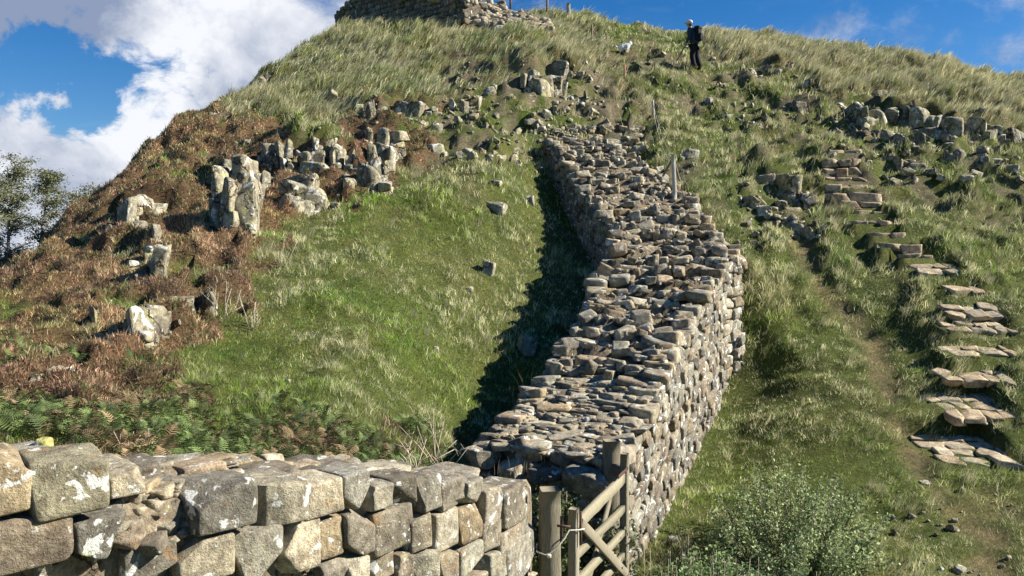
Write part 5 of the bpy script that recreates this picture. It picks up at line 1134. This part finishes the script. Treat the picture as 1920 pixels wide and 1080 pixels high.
# ---------------------------------------------------------------- the walker and the dog
def skin(name, V, E, Rd, mat, parent, col, sub=2, sx=None):
    me = bpy.data.meshes.new(name); me.from_pydata([tuple(v) for v in V], E, []); ob = bpy.data.objects.new(name, me); COL.objects.link(ob)
    if parent is not None: ob.parent = parent
    md_ = ob.modifiers.new('skin', 'SKIN'); md_.use_smooth_shade = True
    for i, r in enumerate(Rd):
        sv = me.skin_vertices[0].data[i]; sv.radius = (r, r) if np.isscalar(r) else r; sv.use_root = (i == 0)
    if sub: s = ob.modifiers.new('smooth', 'SUBSURF'); s.levels = sub; s.render_levels = sub
    dg = bpy.context.evaluated_depsgraph_get(); m2 = bpy.data.meshes.new_from_object(ob.evaluated_get(dg)); ob.modifiers.clear(); ob.data = m2; m2.name = name
    a = m2.attributes.new('Col', 'FLOAT_COLOR', 'POINT')
    for d in a.data: d.color = (*col, 1)
    m2.materials.clear(); m2.materials.append(mat); return ob
def walker():
    p = hit(1306, 130); Y = p[1]; exclude(p[0], Y, .15); g = np.array([p[0], Y, p[2]])
    g[2] = max(g[2], at(0, 130, Y)[2])-.01
    f = np.array([-.78, .62, 0]); r = np.array([f[1], -f[0], 0]); up = np.array([0, 0, 1.])
    def W(a, b, c): return f*a+r*b+up*c                     # forward, to the walker's right, up
    root = empty('person', g, 'hiker seen from behind in dark jacket, dark trousers and pale cap, climbing with a stick', 'person')
    hip, chest, neck, head = W(.05, 0, .88), W(.17, 0, 1.28), W(.23, 0, 1.46), W(.30, 0, 1.60)
    kn = [W(.04, .08, .48), W(.14, -.08, .50)]; an = [W(-.10, .08, .09), W(.05, -.08, .10)]; sh = [W(.19, .19, 1.38), W(.19, -.19, 1.38)]; el = [W(.16, .27, 1.12), W(.16, -.25, 1.10)]; ha = [W(.36, .24, .98), W(.28, -.27, .86)]
    V = [hip, (hip+chest)/2, chest, neck, head+up*-.04, head+up*.05, head+up*.10]; Rd = [(.12, .10), (.12, .10), (.14, .11), .055, .075, .085, .06]; E = [(0, 1), (1, 2), (2, 3), (3, 4), (4, 5), (5, 6)]
    V.append(head+f*.10+up*-.0); Rd.append(.02); E.append((5, 7))      # nose
    for s in (0, 1):
        b = len(V); V += [sh[s], el[s], ha[s]]; Rd += [.05, .038, .027]; E += [(2, b), (b, b+1), (b+1, b+2)]
        pm = ha[s]+(ha[s]-el[s])/np.linalg.norm(ha[s]-el[s])*.06; b2 = len(V); V.append(pm); Rd.append(.032); E.append((b+2, b2))
        for k in range(4):
            o = f*(.03-.02*k); V += [pm+o+up*-.035, pm+o+up*-.06+r*(.02 if s else -.02)]; Rd += [.009, .008]; c = len(V)-2; E += [(b2, c), (c, c+1)]
        V += [ha[s]+f*.045+up*-.02, ha[s]+f*.05+up*-.055]; Rd += [.011, .009]; c = len(V)-2; E += [(b+2, c), (c, c+1)]
    for s in (0, 1):
        b = len(V); V += [hip+r*(.09 if s == 0 else -.09)+up*-.06, kn[s], an[s], an[s]+f*.14+up*-.05]; Rd += [.085, .055, .038, .035]; E += [(0, b), (b, b+1), (b+1, b+2), (b+2, b+3)]
    skin('body', V, E, Rd, M['skin'], root, (.50, .30, .22))
    # jacket, trousers, boots, hair, cap
    V = [hip+up*-.10, (hip+chest)/2, chest+up*.02, neck+up*-.02]; Rd = [(.19, .17), (.18, .16), (.20, .165), .08]; E = [(0, 1), (1, 2), (2, 3)]
    for s in (0, 1): b = len(V); V += [sh[s], el[s], ha[s]+(el[s]-ha[s])*.12]; Rd += [.085, .062, .045]; E += [(2, b), (b, b+1), (b+1, b+2)]
    j = skin('jacket', V, E, Rd, M['cloth'], root, (.028, .048, .08)); j['label'] = 'dark navy jacket'
    V = [hip+up*.0]; Rd = [(.17, .15)]; E = []
    for s in (0, 1): b = len(V); V += [hip+r*(.09 if s == 0 else -.09)+up*-.10, kn[s], an[s]+up*-.01]; Rd += [.12, .10, .085]; E += [(0, b), (b, b+1), (b+1, b+2)]
    skin('trousers', V, E, Rd, M['cloth'], root, (.014, .014, .020))['label'] = 'near-black trousers'
    for s in (0, 1): skin('boot', [an[s]+up*.03, an[s]+up*-.04, an[s]+f*.16+up*-.055], [(0, 1), (1, 2)], [.055, .055, .045], M['cloth'], root, (.03, .024, .02))
    skin('hair', [head+up*.03-f*.03, head-f*.06+up*-.04, head-f*.05+up*-.09], [(0, 1), (1, 2)], [.085, .075, .05], M['cloth'], root, (.10, .06, .035))
    mb = MB(); rg = np.random.default_rng(5); Rc = np.stack([r, f, up])@np.array(Matrix.Rotation(0, 3, 'X'))
    block(mb, rg, g+head+up*.085-f*.01, (.20, .235, .15), Rc, n=8, r=.95, jit=0, amp=.01, col=(.74, .72, .66)); block(mb, rg, g+head+up*.065+f*.12, (.15, .10, .015), Rc, n=5, r=.6, jit=0, amp=.01, col=(.70, .68, .62))
    c = mb.build('cap', M['cloth'], root); c['label'] = 'pale sun-bleached cap'
    # rucksack, carried: its own thing
    bc = chest-f*.22+up*-.10; rk = empty('rucksack', g+bc-up*.25, 'black rucksack on the hiker\'s back', 'rucksack'); o = np.array(rk.location)
    rng = np.random.default_rng(2); R = np.stack([r, f, up])
    def bl(name, c, sz, col): mb = MB(); block(mb, rng, g+c, sz, R, n=9, r=.5, jit=.05, col=col, amp=.02, var=.02); return mb.build(name, M['cloth'], rk)
    bl('main_bag', bc, (.28, .18, .44), (.015, .015, .018)); bl('lid', bc+up*.25+f*.01, (.29, .22, .11), (.02, .02, .024)); bl('front_pocket', bc-f*.12+up*-.07, (.22, .08, .26), (.022, .022, .026))
    for s in (-1, 1):
        mb = MB(); tube(mb, [g+bc+r*.11*s+up*.2+f*.08, g+chest+r*.13*s+up*.17-f*.02, g+chest+r*.14*s+f*.16+up*.02, g+bc+r*.15*s+up*-.2+f*.1], .018, (.02, .02, .022), 6); mb.build('strap', M['cloth'], rk)
    mb = MB(); tube(mb, [g+bc-f*.165+r*.02+up*.08, g+bc-f*.17+r*.03+up*-.14], .008, (.55, .55, .55), 5); mb.build('reflective_tab', M['cloth'], rk)
    # stick
    h = g+ha[1]+(ha[1]-el[1])/np.linalg.norm(ha[1]-el[1])*.06; e = at(1268, 116, h[1]+.25); mb = MB(); tube(mb, [h+(h-e)*.12, h, e], [.019, .018, .014], (.14, .10, .06), 7)
    st_ = empty('walking_stick', e, 'dark walking stick in the hiker\'s left hand', 'walking stick'); mb.build('shaft', M['wood'], st_); mb = MB(); tube(mb, [h+(h-e)*.16, h+(h-e)*.02], .02, (.05, .04, .035), 7); mb.build('grip', M['cloth'], st_)
def dog():
    p = hit(1170, 101); Y = p[1]; [exclude(p[0]+a, Y-b, .3) for a in (-.3, 0, .3) for b in (0, .3, .6)]; g = np.array([p[0], Y, float(H(p[0], Y))+.01]); s = Y/F
    root = empty('dog', g, 'small white dog trotting across the slope with its tail curled up', 'dog')
    def Q(px, py, y=0.): return np.array([(px-1170)*s, y, (101-py)*s])
    V = [Q(1163.5,90), Q(1168,89.5), Q(1173,88.5), Q(1177.5,87), Q(1180.5,84.5), Q(1182.2,83.6), Q(1184.8,85.6)]; Rd = [.088, .088, .094, .084, .062, .062, .034]; E = [(i, i+1) for i in range(6)]
    for y in (-.03, .03): V += [Q(1181.4, 80.3, y)]; Rd += [.022]; E += [(5, len(V)-1)]
    V += [Q(1159.5,91.5), Q(1156,91), Q(1153.8,87.5)]; Rd += [.032, .026, .02]; n = len(V); E += [(0, n-3), (n-3, n-2), (n-2, n-1)]
    for y, a in ((-.05, [(1176,92.5),(1174.6,96.5),(1174.4,100.4),(1175.6,101)]), (.05, [(1178,92.5),(1178.6,96),(1176.8,99),(1178,99.8)])):
        b = len(V); V += [Q(*q, y) for q in a]; Rd += [.042, .025, .02, .02]; E += [(3, b), (b, b+1), (b+1, b+2), (b+2, b+3)]
    for y, a in ((-.05, [(1163,94),(1164.8,96.5),(1162.6,98.8),(1163.2,101),(1164.6,101.2)]), (.05, [(1166,94),(1168.4,96.5),(1167.4,98.8),(1168.4,101),(1169.8,101.2)])):
        b = len(V); V += [Q(*q, y) for q in a]; Rd += [.052, .034, .022, .018, .019]; E += [(0, b)]+[(b+i, b+i+1) for i in range(4)]
    skin('body', V, E, Rd, M['fur'], root, (.86, .85, .80))
    for y in (-.028, .028): mb = MB(); block(mb, np.random.default_rng(1), g+Q(1183.3, 83.5, y*1.4), (.014,)*3, None, n=4, r=1, jit=0, amp=0, col=(.02, .015, .01)); mb.build('eye', M['cloth'], root)
    mb = MB(); block(mb, np.random.default_rng(1), g+Q(1185.8, 85.4), (.024, .026, .02), None, n=4, r=.8, jit=0, amp=0, col=(.02, .015, .015)); mb.build('nose', M['cloth'], root)

import time as _t
def _run(f):
    t = _t.time(); f(); print('BUILD', f.__name__, round(_t.time()-t, 1))
for _f in (near_wall, main_wall, top_wall, crags, apply_bumps, steps, make_ground, walker, dog, gate, fences, scree, vegetation, trees, shrubs): _run(_f)
